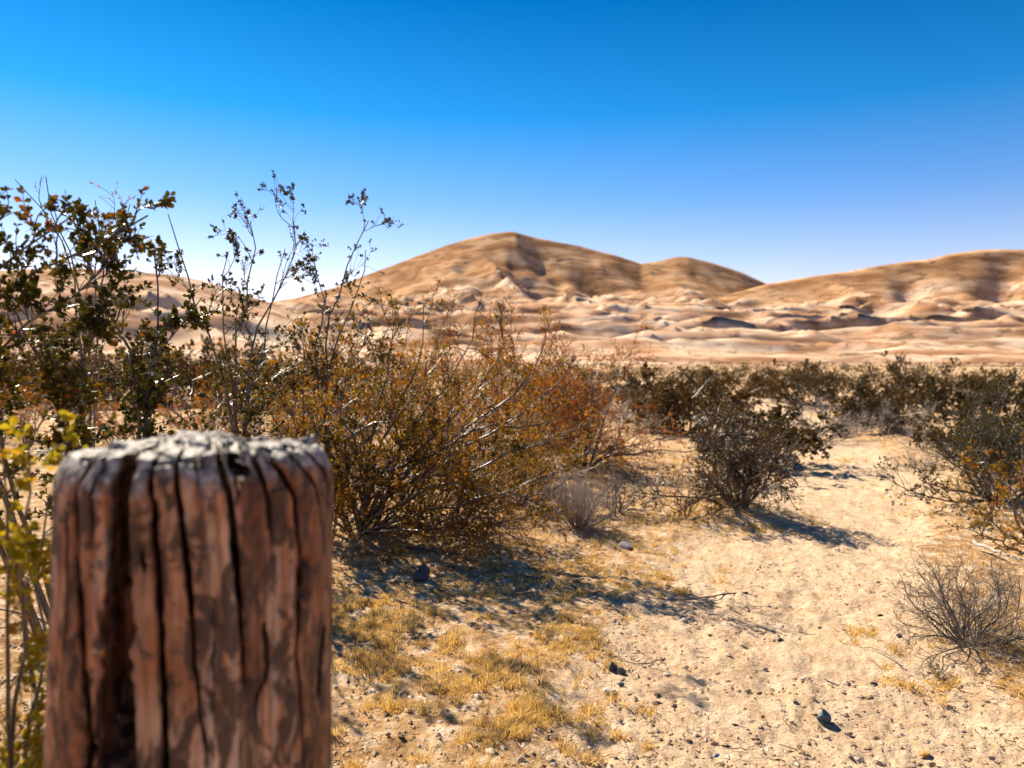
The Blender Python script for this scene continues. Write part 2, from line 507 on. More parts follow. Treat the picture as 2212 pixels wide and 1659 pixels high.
tag(dunes, 'tall tan sand dunes with rounded peaks and bright lower slopes on the skyline', 'dunes', kind='structure')

# ------------------------------------------------------------------ weathered post
def build_post():
    PX_, PD, PR = -0.3860, 0.951, 0.1585
    PH0 = 0.384                    # the side turned to the camera
    # the cracks are listed where they sit on the front face: (zoom x, zoom y, half width) triples
    def face(zx, zy):
        px = zx * 0.858 * 0.25397; py = (1600 + zy * 0.858) * 0.25397
        lo, hi = PH0 - 1.42, PH0 + 1.42
        tgt = px - 512.0
        for _ in range(40):
            mid_ = (lo + hi) / 2
            s = F_PX * (PX_ + PR * math.sin(mid_)) / (PD - PR * math.cos(mid_))
            if s < tgt: lo = mid_
            else: hi = mid_
        ph = (lo + hi) / 2
        z = CAM_H + (HOR - py) / F_PX * (PD - PR * math.cos(ph))
        return ph, z
    cracks = [
        ([(545, 200, 34), (540, 300, 36), (528, 500, 48), (525, 800, 55), (522, 1100, 70), (530, 1400, 78), (540, 1700, 80)], 0.075),
        ([(660, 200, 15), (672, 300, 15), (695, 560, 17), (715, 850, 14), (740, 1150, 15), (765, 1500, 17), (775, 1700, 16)], 0.05),
        ([(780, 200, 17), (795, 330, 14), (828, 560, 15), (858, 800, 15), (880, 1000, 11), (905, 1250, 7), (960, 1600, 5)], 0.045),
        ([(985, 200, 14), (1025, 290, 20), (1055, 420, 19), (1075, 650, 16), (1095, 850, 13), (1115, 1050, 10), (1135, 1250, 4)], 0.05),
        ([(1180, 230, 12), (1200, 320, 14), (1232, 430, 10), (1245, 520, 6), (1245, 640, 2)], 0.03),
        ([(1260, 220, 12), (1310, 320, 13), (1355, 420, 10), (1372, 560, 8), (1378, 690, 10), (1382, 900, 10), (1375, 1150, 6), (1400, 1500, 4)], 0.03),
        ([(1370, 220, 8), (1420, 310, 9), (1450, 380, 7), (1470, 470, 4)], 0.015),
        ([(1455, 220, 8), (1490, 300, 8), (1505, 380, 4)], 0.012),
        ([(385, 200, 16), (360, 280, 12), (330, 400, 7), (335, 700, 10), (350, 900, 14), (375, 1150, 14), (410, 1450, 20), (420, 1700, 22)], 0.03),
        ([(450, 210, 7), (420, 300, 8), (405, 420, 6), (410, 600, 4)], 0.015),
        ([(290, 500, 4), (295, 800, 6), (300, 1050, 5)], 0.012),
        ([(1215, 1040, 8), (1228, 1100, 11), (1240, 1180, 9), (1235, 1270, 8), (1190, 1340, 8), (1180, 1400, 3)], 0.02),
        ([(975, 930, 3), (990, 1050, 5), (985, 1200, 4), (1000, 1500, 5)], 0.012),
        ([(1080, 275, 30), (1110, 295, 50), (1120, 320, 40), (1090, 350, 12)], 0.05),
        ([(640, 700, 8), (650, 740, 12), (655, 780, 4)], 0.02),
        ([(1490, 1050, 8), (1480, 1150, 12), (1470, 1300, 8)], 0.012),
        ([(860, 180, 7), (880, 260, 8), (900, 330, 4)], 0.02),
    ]
    tabs = []
    for pts, dep in cracks:
        ph = []; zz = []; ww = []
        for (a_, b_, c_) in pts:
            p_, z_ = face(a_, b_)
            ph.append(p_); zz.append(z_); ww.append(c_ * 0.858 * 0.25397 / F_PX * (PD - PR * math.cos(p_)) / max(0.35, math.cos(p_ - PH0)))
        o_ = np.argsort(zz)
        tabs.append((np.array(zz)[o_], np.array(ph)[o_], np.array(ww)[o_], dep))
    rngp = np.random.default_rng(12)
    for k_ in range(16):                       # cracks round the back
        p_ = PH0 + 1.6 + k_ * 0.2 + rngp.uniform(-0.06, 0.06)
        tabs.append((np.array([0.0, 1.0]), np.array([p_ + rngp.uniform(-.05, .05), p_]), np.array([0.004, 0.006]), rngp.uniform(0.015, 0.05)))

    ph = PH0 + np.concatenate([np.linspace(-1.7, 1.7, 520), np.linspace(1.7, 2 * math.pi - 1.7, 60)[1:-1]])
    zs = np.concatenate([np.linspace(0.957, 0.66, 120), np.linspace(0.655, -0.12, 16)])

    def inward(P):
        """the cracks run into the wood nearly square to the worn front"""
        dl = np.clip((P - PH0 + math.pi) % (2 * math.pi) - math.pi, -1.3, 1.3)
        Q_ = P - 0.9 * dl * np.clip(1.5 - np.abs((P - PH0 + math.pi) % (2 * math.pi) - math.pi), 0, 0.4) / 0.4
        return np.sin(Q_), -np.cos(Q_)
    def carve(P, Z):
        dep = np.zeros_like(P); lip = np.zeros_like(P)
        wob = 0.010 * fbm(Z * 22, P * 1.5, 90, 3) + 0.007 * fbm(Z * 80, P * 4, 95, 2)
        for zt, pt_, wt, d_ in tabs:
            pc = np.interp(Z, zt, pt_) + wob
            wd = 1.2 * np.interp(Z, zt, wt)
            fade = smooth(zt[0] - 0.03, zt[0] + 0.02, Z) * (1 if zt[-1] > 0.96 else 1 - smooth(zt[-1] - 0.004, zt[-1] + 0.012, Z))
            dd = np.abs((P - pc + math.pi) % (2 * math.pi) - math.pi) * PR
            wd = np.maximum(wd * (0.9 + 0.3 * fbm(Z * 40, P * 0 + d_ * 99, 97, 2)), 0.0004)
            x = dd / wd
            dep = np.maximum(dep, np.minimum(1.75 * d_, 0.128) * fade * np.clip(1 - x ** 7, 0, 1) ** 0.6 * np.clip(wd / 0.0035, 0.1, 1))
            lip = np.maximum(lip, fade * np.exp(-np.clip(x - 1, 0, 50) * wd / 0.0035) * np.clip(d_ / 0.03, 0, 1))
        return dep, lip

    rows = []       # each row: x, y, z arrays plus attributes
    attr_g = []; attr_c = []
    # top face rings from the middle out
    # chunked blocks on the top: cells with their own level
    def cell(x, y):
        s = 15.0
        best = np.full(x.shape, 9.0); hid = np.zeros(x.shape); second_ = np.full(x.shape, 9.0)
        ix = np.floor(x * s); iy = np.floor(y * s * 1.5)
        for dx_ in (-1, 0, 1):
            for dy_ in (-1, 0, 1):
                cx_ = ix + dx_; cy_ = iy + dy_
                jx = cx_ + hash2(cx_, cy_, 5); jy = cy_ + hash2(cx_, cy_, 6)
                d_ = np.hypot(x * s - jx, y * s * 1.5 - jy)
                hh_ = hash2(cx_, cy_, 8)
                closer = d_ < best
                second_ = np.where(closer, best, np.minimum(second_, d_))
                hid = np.where(closer, hh_, hid)
                best = np.where(closer, d_, best)
        return hid, second_ - best
    topR = 0.1435
    srs = np.linspace(0.0, 1.0, 60)[1:]
    rag = 1 + 0.018 * fbm(ph * 3.0, ph * 0, 77, 3)
    dep_top, lip_top = carve(ph, np.full_like(ph, 0.985))
    for s in srs:
        ix_, iy_ = inward(ph)
        x = s * (topR * rag * np.sin(ph) - dep_top * ix_); y = s * (-topR * rag * np.cos(ph) - dep_top * iy_)
        hid, gap = cell(x + 0.02, y)
        grain = fbm(x * 120, y * 160, 81, 4)
        zt = 1.0 + 0.020 * (hid - 0.5) + 0.0022 * grain + 0.004 * fbm(x * 30, y * 30, 83, 2)
        zt = zt - 0.014 * np.clip(1 - gap / 0.10, 0, 1)
        zt = zt - 0.006 * s ** 6
        rows.append((x, y, zt)); attr_g.append(np.full_like(ph, 1.0)); attr_c.append(np.clip(dep_top / 0.02, 0, 1) * smooth(0.35, 0.85, s))
    tops = np.sort(np.array([np.interp(0.985, tt_[0], tt_[1]) for tt_ in tabs]))
    sid = np.searchsorted(tops, ph)
    s_j = hash2(sid, sid * 0 + 4, 3) - 0.5           # every stave has its own worn shoulder
    s_k = hash2(sid, sid * 0 + 9, 7) - 0.5
    for _ in range(3): s_j = (s_j + np.roll(s_j, 1) + np.roll(s_j, -1)) / 3; s_k = (s_k + np.roll(s_k, 1) + np.roll(s_k, -1)) / 3
    # chamfer
    for kf in np.linspace(0.12, 1.0, 14):
        z0 = 1.0 - 0.036 * kf - 0.006
        low_j = 0.004 * fbm(ph * 9, ph * 0 + 3, 87, 3)
        Z = np.full_like(ph, z0)
        d_, l_ = carve(ph, Z)
        rad = topR * rag + (PR - topR) * (1 - (1 - kf) ** (1.9 + 1.6 * s_j)) - 0.006 * (s_k + 0.3) * (1 - kf) - 0.003 * l_ + 0.0022 * fbm(ph * 16, Z * 90, 88, 3)
        ix_, iy_ = inward(ph)
        rows.append((rad * np.sin(ph) - d_ * ix_, -rad * np.cos(ph) - d_ * iy_, Z + low_j)); attr_g.append((0.92 - 0.62 * kf + 0.55 * s_k) * (1 - 0.9 * np.clip(d_ / 0.012, 0, 1))); attr_c.append(np.clip(d_ / 0.02, 0, 1))
    # side
    for z0 in zs:
        Z = np.full_like(ph, z0)
        d_, l_ = carve(ph, Z)
        fib = 0.0016 * fbm(ph * 60, Z * 9, 89, 3) + 0.0012 * fbm(ph * 11, Z * 22, 91, 3)
        pits = -0.003 * smooth(0.25, 0.6, fbm(ph * 13, Z * 32, 93, 3))
        knot = 0.0
        kp, kz = face(1405, 790)
        kd = np.hypot((ph - kp) * PR / 0.009, (Z - kz) / 0.016)
        knot = 0.006 * np.exp(-kd ** 2) - 0.014 * np.exp(-((kd - 1.25) / 0.3) ** 2)
        grow = 1 + 0.033 * (1 - smooth(0.6, 0.96, Z))
        ix_, iy_ = inward(ph)
        rad = PR * grow - 0.0045 * l_ + fib + pits + knot
        lean = -0.009 * (1 - smooth(0.6, 0.96, Z))
        rows.append((rad * np.sin(ph) + lean - d_ * ix_, -rad * np.cos(ph) - d_ * iy_, Z)); attr_g.append(np.clip(0.30 + 0.55 * s_k - (0.957 - Z) / 0.03, 0, 1) * (1 - np.clip(d_ / 0.012, 0, 1))); attr_c.append(np.clip(d_ / 0.02, 0, 1))
    n = len(ph)
    V = np.stack([np.stack(r_, -1) for r_ in rows]).reshape(-1, 3)
    Gr = np.stack(attr_g).ravel(); Cr = np.stack(attr_c).ravel()
    V = np.vstack([V, [[0, 0, 1.0]]])
    Gr = np.append(Gr, 1); Cr = np.append(Cr, 0)
    I = np.arange(len(rows) * n).reshape(len(rows), n)
    q_ = np.stack([I[:-1], I[1:], np.roll(I[1:], -1, 1), np.roll(I[:-1], -1, 1)], -1).reshape(-1, 4)
    tr_ = np.stack([np.full(n, len(V) - 1), I[0], np.roll(I[0], -1)], -1)

    m, t, p, o = new_mat('weathered_post_wood')
    v = mapped(t, (1, 1, 0.28))
    vi = mapped(t, (1, 1, 1))
    g_a = attr_n(t, 'grey')
    st_a = attr_n(t, 'stave')
    fibre = noise_node(t, mapped(t, (90, 90, 6)), 1.0, 5, 0.65, 0.3)
    streak = noise_node(t, mapped(t, (55, 55, 3.5)), 1.0, 4, 0.6, 0.4)
    blot = noise_node(t, mapped(t, (40, 40, 19)), 1.0, 5, 0.62, 0.8)
    wide = noise_node(t, mapped(t, (9, 9, 5)), 1.0, 3, 0.6)
    c_side = ramp_node(t, wide, [(0.34, (0.23, 0.062, 0.024)), (0.48, (0.40, 0.150, 0.062)), (0.62, (0.60, 0.34, 0.20))])
    c_side = mix_col(t, ramp_node(t, fibre, [(0.36, (1, 1, 1)), (0.55, (0, 0, 0))]), c_side, (0.17, 0.066, 0.030))
    c_side = mix_col(t, 1.0, c_side, ramp_node(t, st_a, [(0.0, (0.52, 0.49, 0.47)), (0.5, (1.0, 1.0, 1.0)), (1.0, (1.34, 1.42, 1.52))]), 'MULTIPLY')
    silver = math_n(t, 'MULTIPLY', ramp_node(t, noise_node(t, mapped(t, (70, 70, 5)), 1.0, 4, 0.6), [(0.50, (0, 0, 0)), (0.64, (1, 1, 1))]), ramp_node(t, st_a, [(0.45, (0.1, 0.1, 0.1)), (0.75, (0.8, 0.8, 0.8))]))
    c_side = mix_col(t, silver, c_side, (0.42, 0.34, 0.28))
    dark = ramp_node(t, blot, [(0.47, (0, 0, 0)), (0.55, (1, 1, 1))])
    c_side = mix_col(t, math_n(t, 'MULTIPLY', dark, 0.88), c_side, (0.040, 0.020, 0.013))
    c_side = mix_col(t, math_n(t, 'MULTIPLY', ramp_node(t, streak, [(0.54, (0, 0, 0)), (0.66, (1, 1, 1))]), 0.7), c_side, (0.075, 0.035, 0.02))
    n_top = noise_node(t, mapped(t, (60, 110, 60)), 1.0, 5, 0.65)
    c_top = ramp_node(t, n_top, [(0.36, (0.055, 0.040, 0.030)), (0.5, (0.25, 0.20, 0.165)), (0.64, (0.52, 0.47, 0.42))])
    edge = math_n(t, 'ADD', g_a, math_n(t, 'MULTIPLY', math_n(t, 'SUBTRACT', noise_node(t, vi, 45, 3), 0.5), 0.9))
    gm = ramp_node(t, edge, [(0.35, (0, 0, 0)), (0.65, (1, 1, 1))])
    colr = mix_col(t, gm, c_side, c_top)
    t.links.new(colr, p.inputs['Base Color'])
    p.inputs['Roughness'].default_value = 0.62
    p.inputs['Specular IOR Level'].default_value = 0.35
    b0_ = bump_n(t, noise_node(t, mapped(t, (260, 260, 7)), 1.0, 3, 0.6), 0.7, 0.002)
    b1_ = bump_n(t, fibre, 0.5, 0.003, b0_)
    b2_ = bump_n(t, blot, 0.5, 0.005, b1_)
    t.links.new(b2_, p.inputs['Normal'])
    post = link('wooden_post', np_mesh('wooden_post', V, q_, tr_, m, True, {'grey': Gr, 'stave': np.append(np.tile(hash2(sid, sid * 0 + 2, 11), len(rows)), 0.5)}))
    post.location = (PX_, PD, 0)
    tag(post, 'thick reddish brown wooden post with deep vertical cracks and grey weathered top', 'post')
    # a bright nail head in the wood
    np_, nz_ = face(453, 1130)
    bm = bmesh.new()
    bmesh.ops.create_cone(bm, cap_ends=True, segments=16, radius1=0.0032, radius2=0.0026, depth=0.002)
    bmesh.ops.translate(bm, verts=bm.verts, vec=(0, 0, 0.001))
    bmesh.ops.create_cone(bm, cap_ends=True, segments=10, radius1=0.0012, radius2=0.0012, depth=0.03, matrix=Matrix.Translation((0, 0, -0.012)))
    me = bpy.data.meshes.new('nail'); bm.to_mesh(me); bm.free()
    me.materials.append(M['nail'])
    nl = link('nail', me, post)
    rr_ = PR * 1.015 - 0.001
    nl.location = (rr_ * math.sin(np_) - 0.006, -rr_ * math.cos(np_), nz_)
    nl.rotation_euler = Vector((math.sin(np_), -math.cos(np_), 0.1)).to_track_quat('Z', 'Y').to_euler()
    return post
build_post()

# ------------------------------------------------------------------ shrubs
def unit(a):
    return a / np.maximum(np.linalg.norm(a, axis=-1, keepdims=True), 1e-9)

def grow(rng, start, dirs, length, n, wander, trop):
    """many twigs at once: n points each, wandering, pulled upward by trop"""
    Mn = len(start)
    pts = np.zeros((Mn, n, 3)); pts[:, 0] = start
    d = unit(dirs)
    step = (length / (n - 1))[:, None]
    kink = rng.normal(0, 1, (Mn, 3))
    for k_ in range(1, n):
        kink = 0.45 * kink + rng.normal(0, 1, (Mn, 3))
        d = unit(d + wander * kink + np.array([0, 0, trop]))
        pts[:, k_] = pts[:, k_ - 1] + d * step
    return pts

def offshoots(rng, pts, per, tmin, tmax, ang, lmin, lmax, even=False):
    """start points, directions, lengths and the parent's index for side twigs"""
    Mn, n, _ = pts.shape
    total = int(Mn * per)
    par = np.sort(rng.integers(0, Mn, total)) if not even else np.repeat(np.arange(Mn), int(per))
    total = len(par)
    tt = rng.uniform(tmin, tmax, total) * (n - 1)
    i = np.minimum(tt.astype(int), n - 2); f = (tt - i)[:, None]
    a_ = pts[par, i]; b_ = pts[par, i + 1]
    st = a_ * (1 - f) + b_ * f
    tg = unit(b_ - a_)
    rnd = unit(np.cross(tg, rng.normal(0, 1, (total, 3))))
    an = (ang * rng.uniform(0.6, 1.35, total))[:, None]
    dirs = tg * np.cos(an) + rnd * np.sin(an)
    ln = rng.uniform(lmin, lmax, total) * (1.15 - 0.5 * tt / (n - 1))
    return st, dirs, ln, par

def tubes(pts, rad, sides):
    Mn, n, _ = pts.shape
    tg = np.zeros_like(pts)
    tg[:, 1:-1] = pts[:, 2:] - pts[:, :-2]; tg[:, 0] = pts[:, 1] - pts[:, 0]; tg[:, -1] = pts[:, -1] - pts[:, -2]
    tg = unit(tg)
    ref = np.where(np.abs(tg[:, :1, 2:3]) > 0.8, np.array([1.0, 0.13, 0]), np.array([0.11, 0.07, 1.0]))
    uu = unit(np.cross(tg, np.broadcast_to(ref, tg.shape)))
    vv = np.cross(tg, uu)
    an = np.arange(sides) / sides * 2 * math.pi
    V = pts[:, :, None] + rad[:, :, None, None] * (np.cos(an)[None, None, :, None] * uu[:, :, None] + np.sin(an)[None, None, :, None] * vv[:, :, None])
    I = np.arange(Mn * n * sides).reshape(Mn, n, sides)
    A = I[:, :-1]; B = I[:, 1:]
    Q = np.stack([A, np.roll(A, -1, 2), np.roll(B, -1, 2), B], -1).reshape(-1, 4)
    return V.reshape(-1, 3), Q

def leaves(rng, pts, per, tmin, size, wid, spread=0.9, pairs=True, simple=False):
    """small folded leaves along twigs; returns vertices and triangles"""
    Mn, n, _ = pts.shape
    total = int(Mn * per)
    if total == 0: return np.zeros((0, 3)), np.zeros((0, 3), int)
    par = rng.integers(0, Mn, total)
    tt = (tmin + (1 - tmin) * rng.uniform(0, 1, total) ** 0.7) * (n - 1)
    i = np.minimum(tt.astype(int), n - 2); f = (tt - i)[:, None]
    a_ = pts[par, i]; b_ = pts[par, i + 1]
    st = a_ * (1 - f) + b_ * f
    tg = unit(b_ - a_)
    side = unit(np.cross(tg, rng.normal(0, 1, (total, 3))))
    if pairs:
        st = np.concatenate([st, st]); tg = np.concatenate([tg, tg]); side = np.concatenate([side, -side])
        total *= 2
    d = unit(tg * rng.uniform(0.3, 1.2, (total, 1)) + side * spread + rng.normal(0, 0.25, (total, 3)))
    nrm = unit(np.cross(d, np.cross(d, side + rng.normal(0, 0.5, (total, 3)))))
    lat = np.cross(d, nrm)
    s = size * rng.uniform(0.6, 1.3, (total, 1))
    wv = s * wid
    if simple:
        V = np.stack([st, st + d * s * 0.55 + lat * wv + nrm * wv * 0.4, st + d * s, st + d * s * 0.55 - lat * wv + nrm * wv * 0.4], 1)
        o_ = (np.arange(total) * 4)[:, None]
        return V.reshape(-1, 3), np.concatenate([o_ + np.array([0, 1, 2]), o_ + np.array([0, 2, 3])])
    V = np.stack([st, st + d * s * 0.55 + lat * wv + nrm * wv * 0.5, st + d * s * 0.9 + lat * wv * 0.5 + nrm * wv * 0.3, st + d * s,
                  st + d * s * 0.9 - lat * wv * 0.5 + nrm * wv * 0.3, st + d * s * 0.55 - lat * wv + nrm * wv * 0.5], 1)
    o_ = (np.arange(total) * 6)[:, None]
    T = np.concatenate([o_ + np.array([0, 1, 2]), o_ + np.array([0, 2, 3]), o_ + np.array([0, 3, 4]), o_ + np.array([0, 4, 5])])
    return V.reshape(-1, 3), T

def resample(poly, n, rng, jit):
    p_ = np.array(poly, float)
    seg = np.r_[0, np.cumsum(np.linalg.norm(np.diff(p_, axis=0), axis=1))]
    tt = np.linspace(0, seg[-1], n)
    o_ = np.stack([np.interp(tt, seg, p_[:, k_]) for k_ in range(3)], -1)
    for _ in range(1):
        o_[1:-1] = 0.25 * o_[:-2] + 0.5 * o_[1:-1] + 0.25 * o_[2:]
    o_[1:] += rng.normal(0, jit, (n - 1, 3))
    return o_

def shrub(name, base, seed, guided=(), n_stems=10, height=1.2, lean=0.9, stem_r=0.009, trop=0.06, wander=0.15,
          lv2=8, lv2_len=(0.25, 0.55), lv3=6, lv3_len=(0.10, 0.24), lv4=0, lv4_len=(0.05, 0.10), ang=0.65, lt=0.35,
          leaf=6, leaf_size=0.009, leaf_w=0.32, leaf_m='leaf_olive', bark='bark', twig='twig', leaf_t=0.25, bias=(0, 0, 0), flatten=1.0, split=True, leaf_frac=1.0, jit=0.006, simple=True, tmin1=0.12):
    rng = np.random.default_rng(seed)
    base = np.array(base, float)
    root = empty(name, base)
    n0 = 13
    st = []
    for g in guided:
        st.append(resample(np.array(g) - base, n0, rng, jit))
    if n_stems:
        az = np.arange(n_stems) / n_stems * 2 * math.pi + rng.uniform(0, 0.7, n_stems)
        el_ = lean * rng.uniform(0.25, 1.0, n_stems)
        d = np.stack([np.sin(el_) * np.cos(az), np.sin(el_) * np.sin(az), np.cos(el_)], -1) + np.array(bias)
        s0 = np.stack([0.05 * np.cos(az), 0.05 * np.sin(az), -0.03 + 0 * az], -1) * (height / 1.2)
        ln = height * rng.uniform(0.75, 1.15, n_stems) * (1 + 0.15 * el_)
        P0 = grow(rng, s0, d, ln, n0, wander, trop)
        st += list(P0)
    P0 = np.stack(st)
    P0[..., 2] *= flatten
    root0 = np.arange(len(P0))
    L0 = np.linalg.norm(np.diff(P0, axis=1), axis=2).sum(1)
    r0 = stem_r * np.clip(L0 / np.median(L0), 0.6, 1.4)[:, None] * np.linspace(1, 0.22, n0)[None]
    batches = [(P0, r0, 6, root0)]
    s1, d1, l1, p1 = offshoots(rng, P0, lv2, tmin1, 0.98, ang, *lv2_len)
    P1 = grow(rng, s1, d1, l1, 7, wander * 1.2, trop)
    batches.append((P1, stem_r * 0.36 * np.linspace(1, 0.3, 7)[None] * np.ones((len(P1), 1)), 3, root0[p1]))
    ro1 = root0[p1]
    s2, d2, l2, p2 = offshoots(rng, P1, lv3, 0.2, 1.0, ang, *lv3_len)
    P2 = grow(rng, s2, d2, l2, 4, wander * 1.6, trop)
    ro2 = ro1[p2]
    batches.append((P2, stem_r * 0.17 * np.linspace(1, 0.45, 4)[None] * np.ones((len(P2), 1)), 3, ro2))
    last = P2
    if lv4:
        s3, d3, l3, p3 = offshoots(rng, P2, lv4, 0.25, 1.0, ang * 1.05, *lv4_len)
        P3 = grow(rng, s3, d3, l3, 3, wander * 1.6, trop)
        batches.append((P3, stem_r * 0.12 * np.linspace(1, 0.5, 3)[None] * np.ones((len(P3), 1)), 3, ro2[p3]))
        last = P3
    groups = range(len(P0)) if split else [None]
    for gk in groups:
        sv, sq, off = [], [], 0
        tv, tq, toff = [], [], 0
        for bi, (P_, r_, sd, ro_) in enumerate(batches):
            sel = slice(None) if gk is None else (ro_ == gk)
            Pk = P_[sel]
            if len(Pk) == 0: continue
            V, Q = tubes(Pk, r_[sel], sd)
            if bi == 0: sv.append(V); sq.append(Q + off); off += len(V)
            else: tv.append(V); tq.append(Q + toff); toff += len(V)
        so = link('stem', np_mesh('stem', np.vstack(sv), np.vstack(sq), None, M[bark], True), root)
        if tv:
            tw = link('twigs', np_mesh('twigs', np.vstack(tv), np.vstack(tq), None, M[twig], True), so)
            tw['kind'] = 'stuff'
    if leaf:
        V, T = leaves(rng, last if leaf_frac >= 1 else last[rng.uniform(0, 1, len(last)) < leaf_frac], leaf, leaf_t, leaf_size, leaf_w, simple=simple)
        V1, T1 = leaves(rng, P1, leaf * 0.7, 0.5, leaf_size, leaf_w, simple=simple)
        fo = link('foliage', np_mesh('foliage', np.vstack([V, V1]), None, np.vstack([T, T1 + len(V)]), M[leaf_m], False), root)
        fo['kind'] = 'stuff'
    return root

def G3(lst):
    return [pt(u, v, d) for (u, v, d) in lst]

# --- near creosote on the left, its stems rise behind the post
bA = np.array([xy_at(215, 1.9), 1.9, gz(xy_at(215, 1.9), 1.9) - 0.02])
A_guides = [
    [bA, *G3([(175, 1150, 1.88), (156, 961, 1.86), (122, 862, 1.84), (100, 815, 1.83), (85, 755, 1.80), (60, 690, 1.78), (25, 640, 1.75)])],
    [bA, *G3([(165, 1130, 1.88), (140, 900, 1.86), (122, 862, 1.84), (160, 848, 1.82), (190, 805, 1.79), (200, 770, 1.77), (215, 700, 1.74)])],
    [bA, *G3([(290, 1100, 1.95), (312, 926, 1.97), (312, 839, 1.98), (308, 794, 1.98), (275, 730, 1.97), (243, 672, 1.95), (205, 619, 1.93), (172, 545, 1.90), (165, 445, 1.88)])],
    [bA, *G3([(300, 1100, 1.95), (314, 926, 1.97), (312, 800, 1.98), (323, 767, 1.99), (334, 737, 2.0), (380, 706, 2.03), (425, 672, 2.06), (440, 640, 2.08)])],
    [bA, *G3([(300, 1100, 1.95), (318, 880, 2.0), (350, 740, 2.05), (345, 660, 2.1), (350, 590, 2.1), (340, 530, 2.1)])],
    [bA, *G3([(60, 1200, 1.8), (-60, 900, 1.75), (-70, 700, 1.7), (0, 611, 1.68), (46, 585, 1.66), (114, 581, 1.66), (171, 577, 1.66), (213, 535, 1.66), (266, 535, 1.66), (304, 505, 1.66), (322, 468, 1.66)])],
    [bA, *G3([(20, 1200, 1.75), (-120, 800, 1.7), (-60, 620, 1.65), (10, 560, 1.62), (60, 540, 1.6), (110, 515, 1.6), (160, 470, 1.6)])],
    [bA, *G3([(0, 1200, 1.75), (-130, 780, 1.7), (-70, 560, 1.65), (-20, 530, 1.62), (10, 500, 1.6), (5, 470, 1.6)])],
    [bA, *G3([(60, 1150, 1.8), (-20, 900, 1.75), (-40, 780, 1.7), (0, 708, 1.68), (60, 700, 1.66), (130, 690, 1.66), (200, 640, 1.66), (250, 600, 1.68), (262, 560, 1.68)])],
]
sA = shrub('creosote_bush', bA, 101, A_guides, n_stems=0, stem_r=0.0085, lv2=20, lv2_len=(0.05, 0.16), lv3=5, lv3_len=(0.03, 0.10), ang=0.75,
           trop=0.10, wander=0.14, leaf=5.5, simple=False, leaf_size=0.0140, leaf_w=0.36, leaf_m='leaf_dark', twig='bark', leaf_t=0.1, jit=0.004, tmin1=0.5)
tag(sA, 'dark leafy creosote bush rising behind the wooden post, with the largest leaves in view', 'bush', 'creosote bushes on the left side')

# --- slender tall creosote behind it, thin tips against the sky
bB = np.array([xy_at(520, 4.0), 4.0, gz(xy_at(520, 4.0), 4.0) - 0.02])
B_guides = [
    [bB, *G3([(509, 881, 4.0), (500, 737, 3.98), (515, 700, 3.95), (532, 660, 3.95), (547, 585, 3.95), (560, 528, 3.92), (542, 478, 3.9)])],
    [bB, *G3([(530, 900, 4.0), (547, 786, 4.02), (543, 750, 4.05), (562, 680, 4.1), (593, 642, 4.1), (638, 585, 4.15), (646, 530, 4.15), (640, 482, 4.2)])],
    [bB, *G3([(500, 900, 4.0), (470, 760, 3.9), (440, 690, 3.85), (405, 590, 3.8), (392, 540, 3.8), (374, 466, 3.8)])],
    [bB, *G3([(505, 880, 4.0), (490, 740, 3.9), (470, 640, 3.85), (478, 590, 3.8), (500, 545, 3.8)])],
    [bB, *G3([(530, 880, 4.05), (570, 760, 4.2), (580, 660, 4.25), (600, 600, 4.3), (620, 540, 4.3)])],
]
sB = shrub('creosote_bush', bB, 102, B_guides, n_stems=5, height=1.25, lean=0.7, stem_r=0.0085, lv2=9, lv2_len=(0.14, 0.42), lv3=6, lv3_len=(0.07, 0.2), lv4=2, lv4_len=(0.03, 0.07),
           trop=0.10, leaf=9.0, leaf_size=0.013, leaf_m='leaf_dark', twig='bark', jit=0.008)
tag(sB, 'tall slender creosote bush with wispy tips against the sky, above the middle of the post', 'bush', 'creosote bushes on the left side')

bB2 = np.array([xy_at(705, 4.7), 4.7, gz(xy_at(705, 4.7), 4.7) - 0.02])
B2_guides = [
    [bB2, *G3([(707, 889, 4.7), (700, 760, 4.7), (698, 718, 4.65), (715, 680, 4.6), (735, 620, 4.6), (758, 590, 4.6), (760, 539, 4.6), (764, 500, 4.6), (798, 480, 4.6)])],
    [bB2, *G3([(700, 889, 4.7), (676, 759, 4.7), (696, 716, 4.7), (700, 650, 4.7), (690, 600, 4.7), (678, 555, 4.75)])],
    [bB2, *G3([(705, 880, 4.7), (712, 780, 4.7), (740, 700, 4.75), (780, 640, 4.8), (798, 585, 4.85), (792, 540, 4.9)])],
]
sB2 = shrub('creosote_bush', bB2, 103, B2_guides, n_stems=5, height=1.1, lean=0.8, stem_r=0.0085, lv2=9, lv2_len=(0.14, 0.4), lv3=6, lv3_len=(0.07, 0.2), lv4=2, lv4_len=(0.03, 0.07),
            trop=0.10, leaf=9.0, leaf_size=0.013, leaf_m='leaf_dark', twig='bark', jit=0.008)
tag(sB2, 'tall creosote bush whose thin topmost sprig crosses the left foot of the dune', 'bush', 'creosote bushes on the left side')

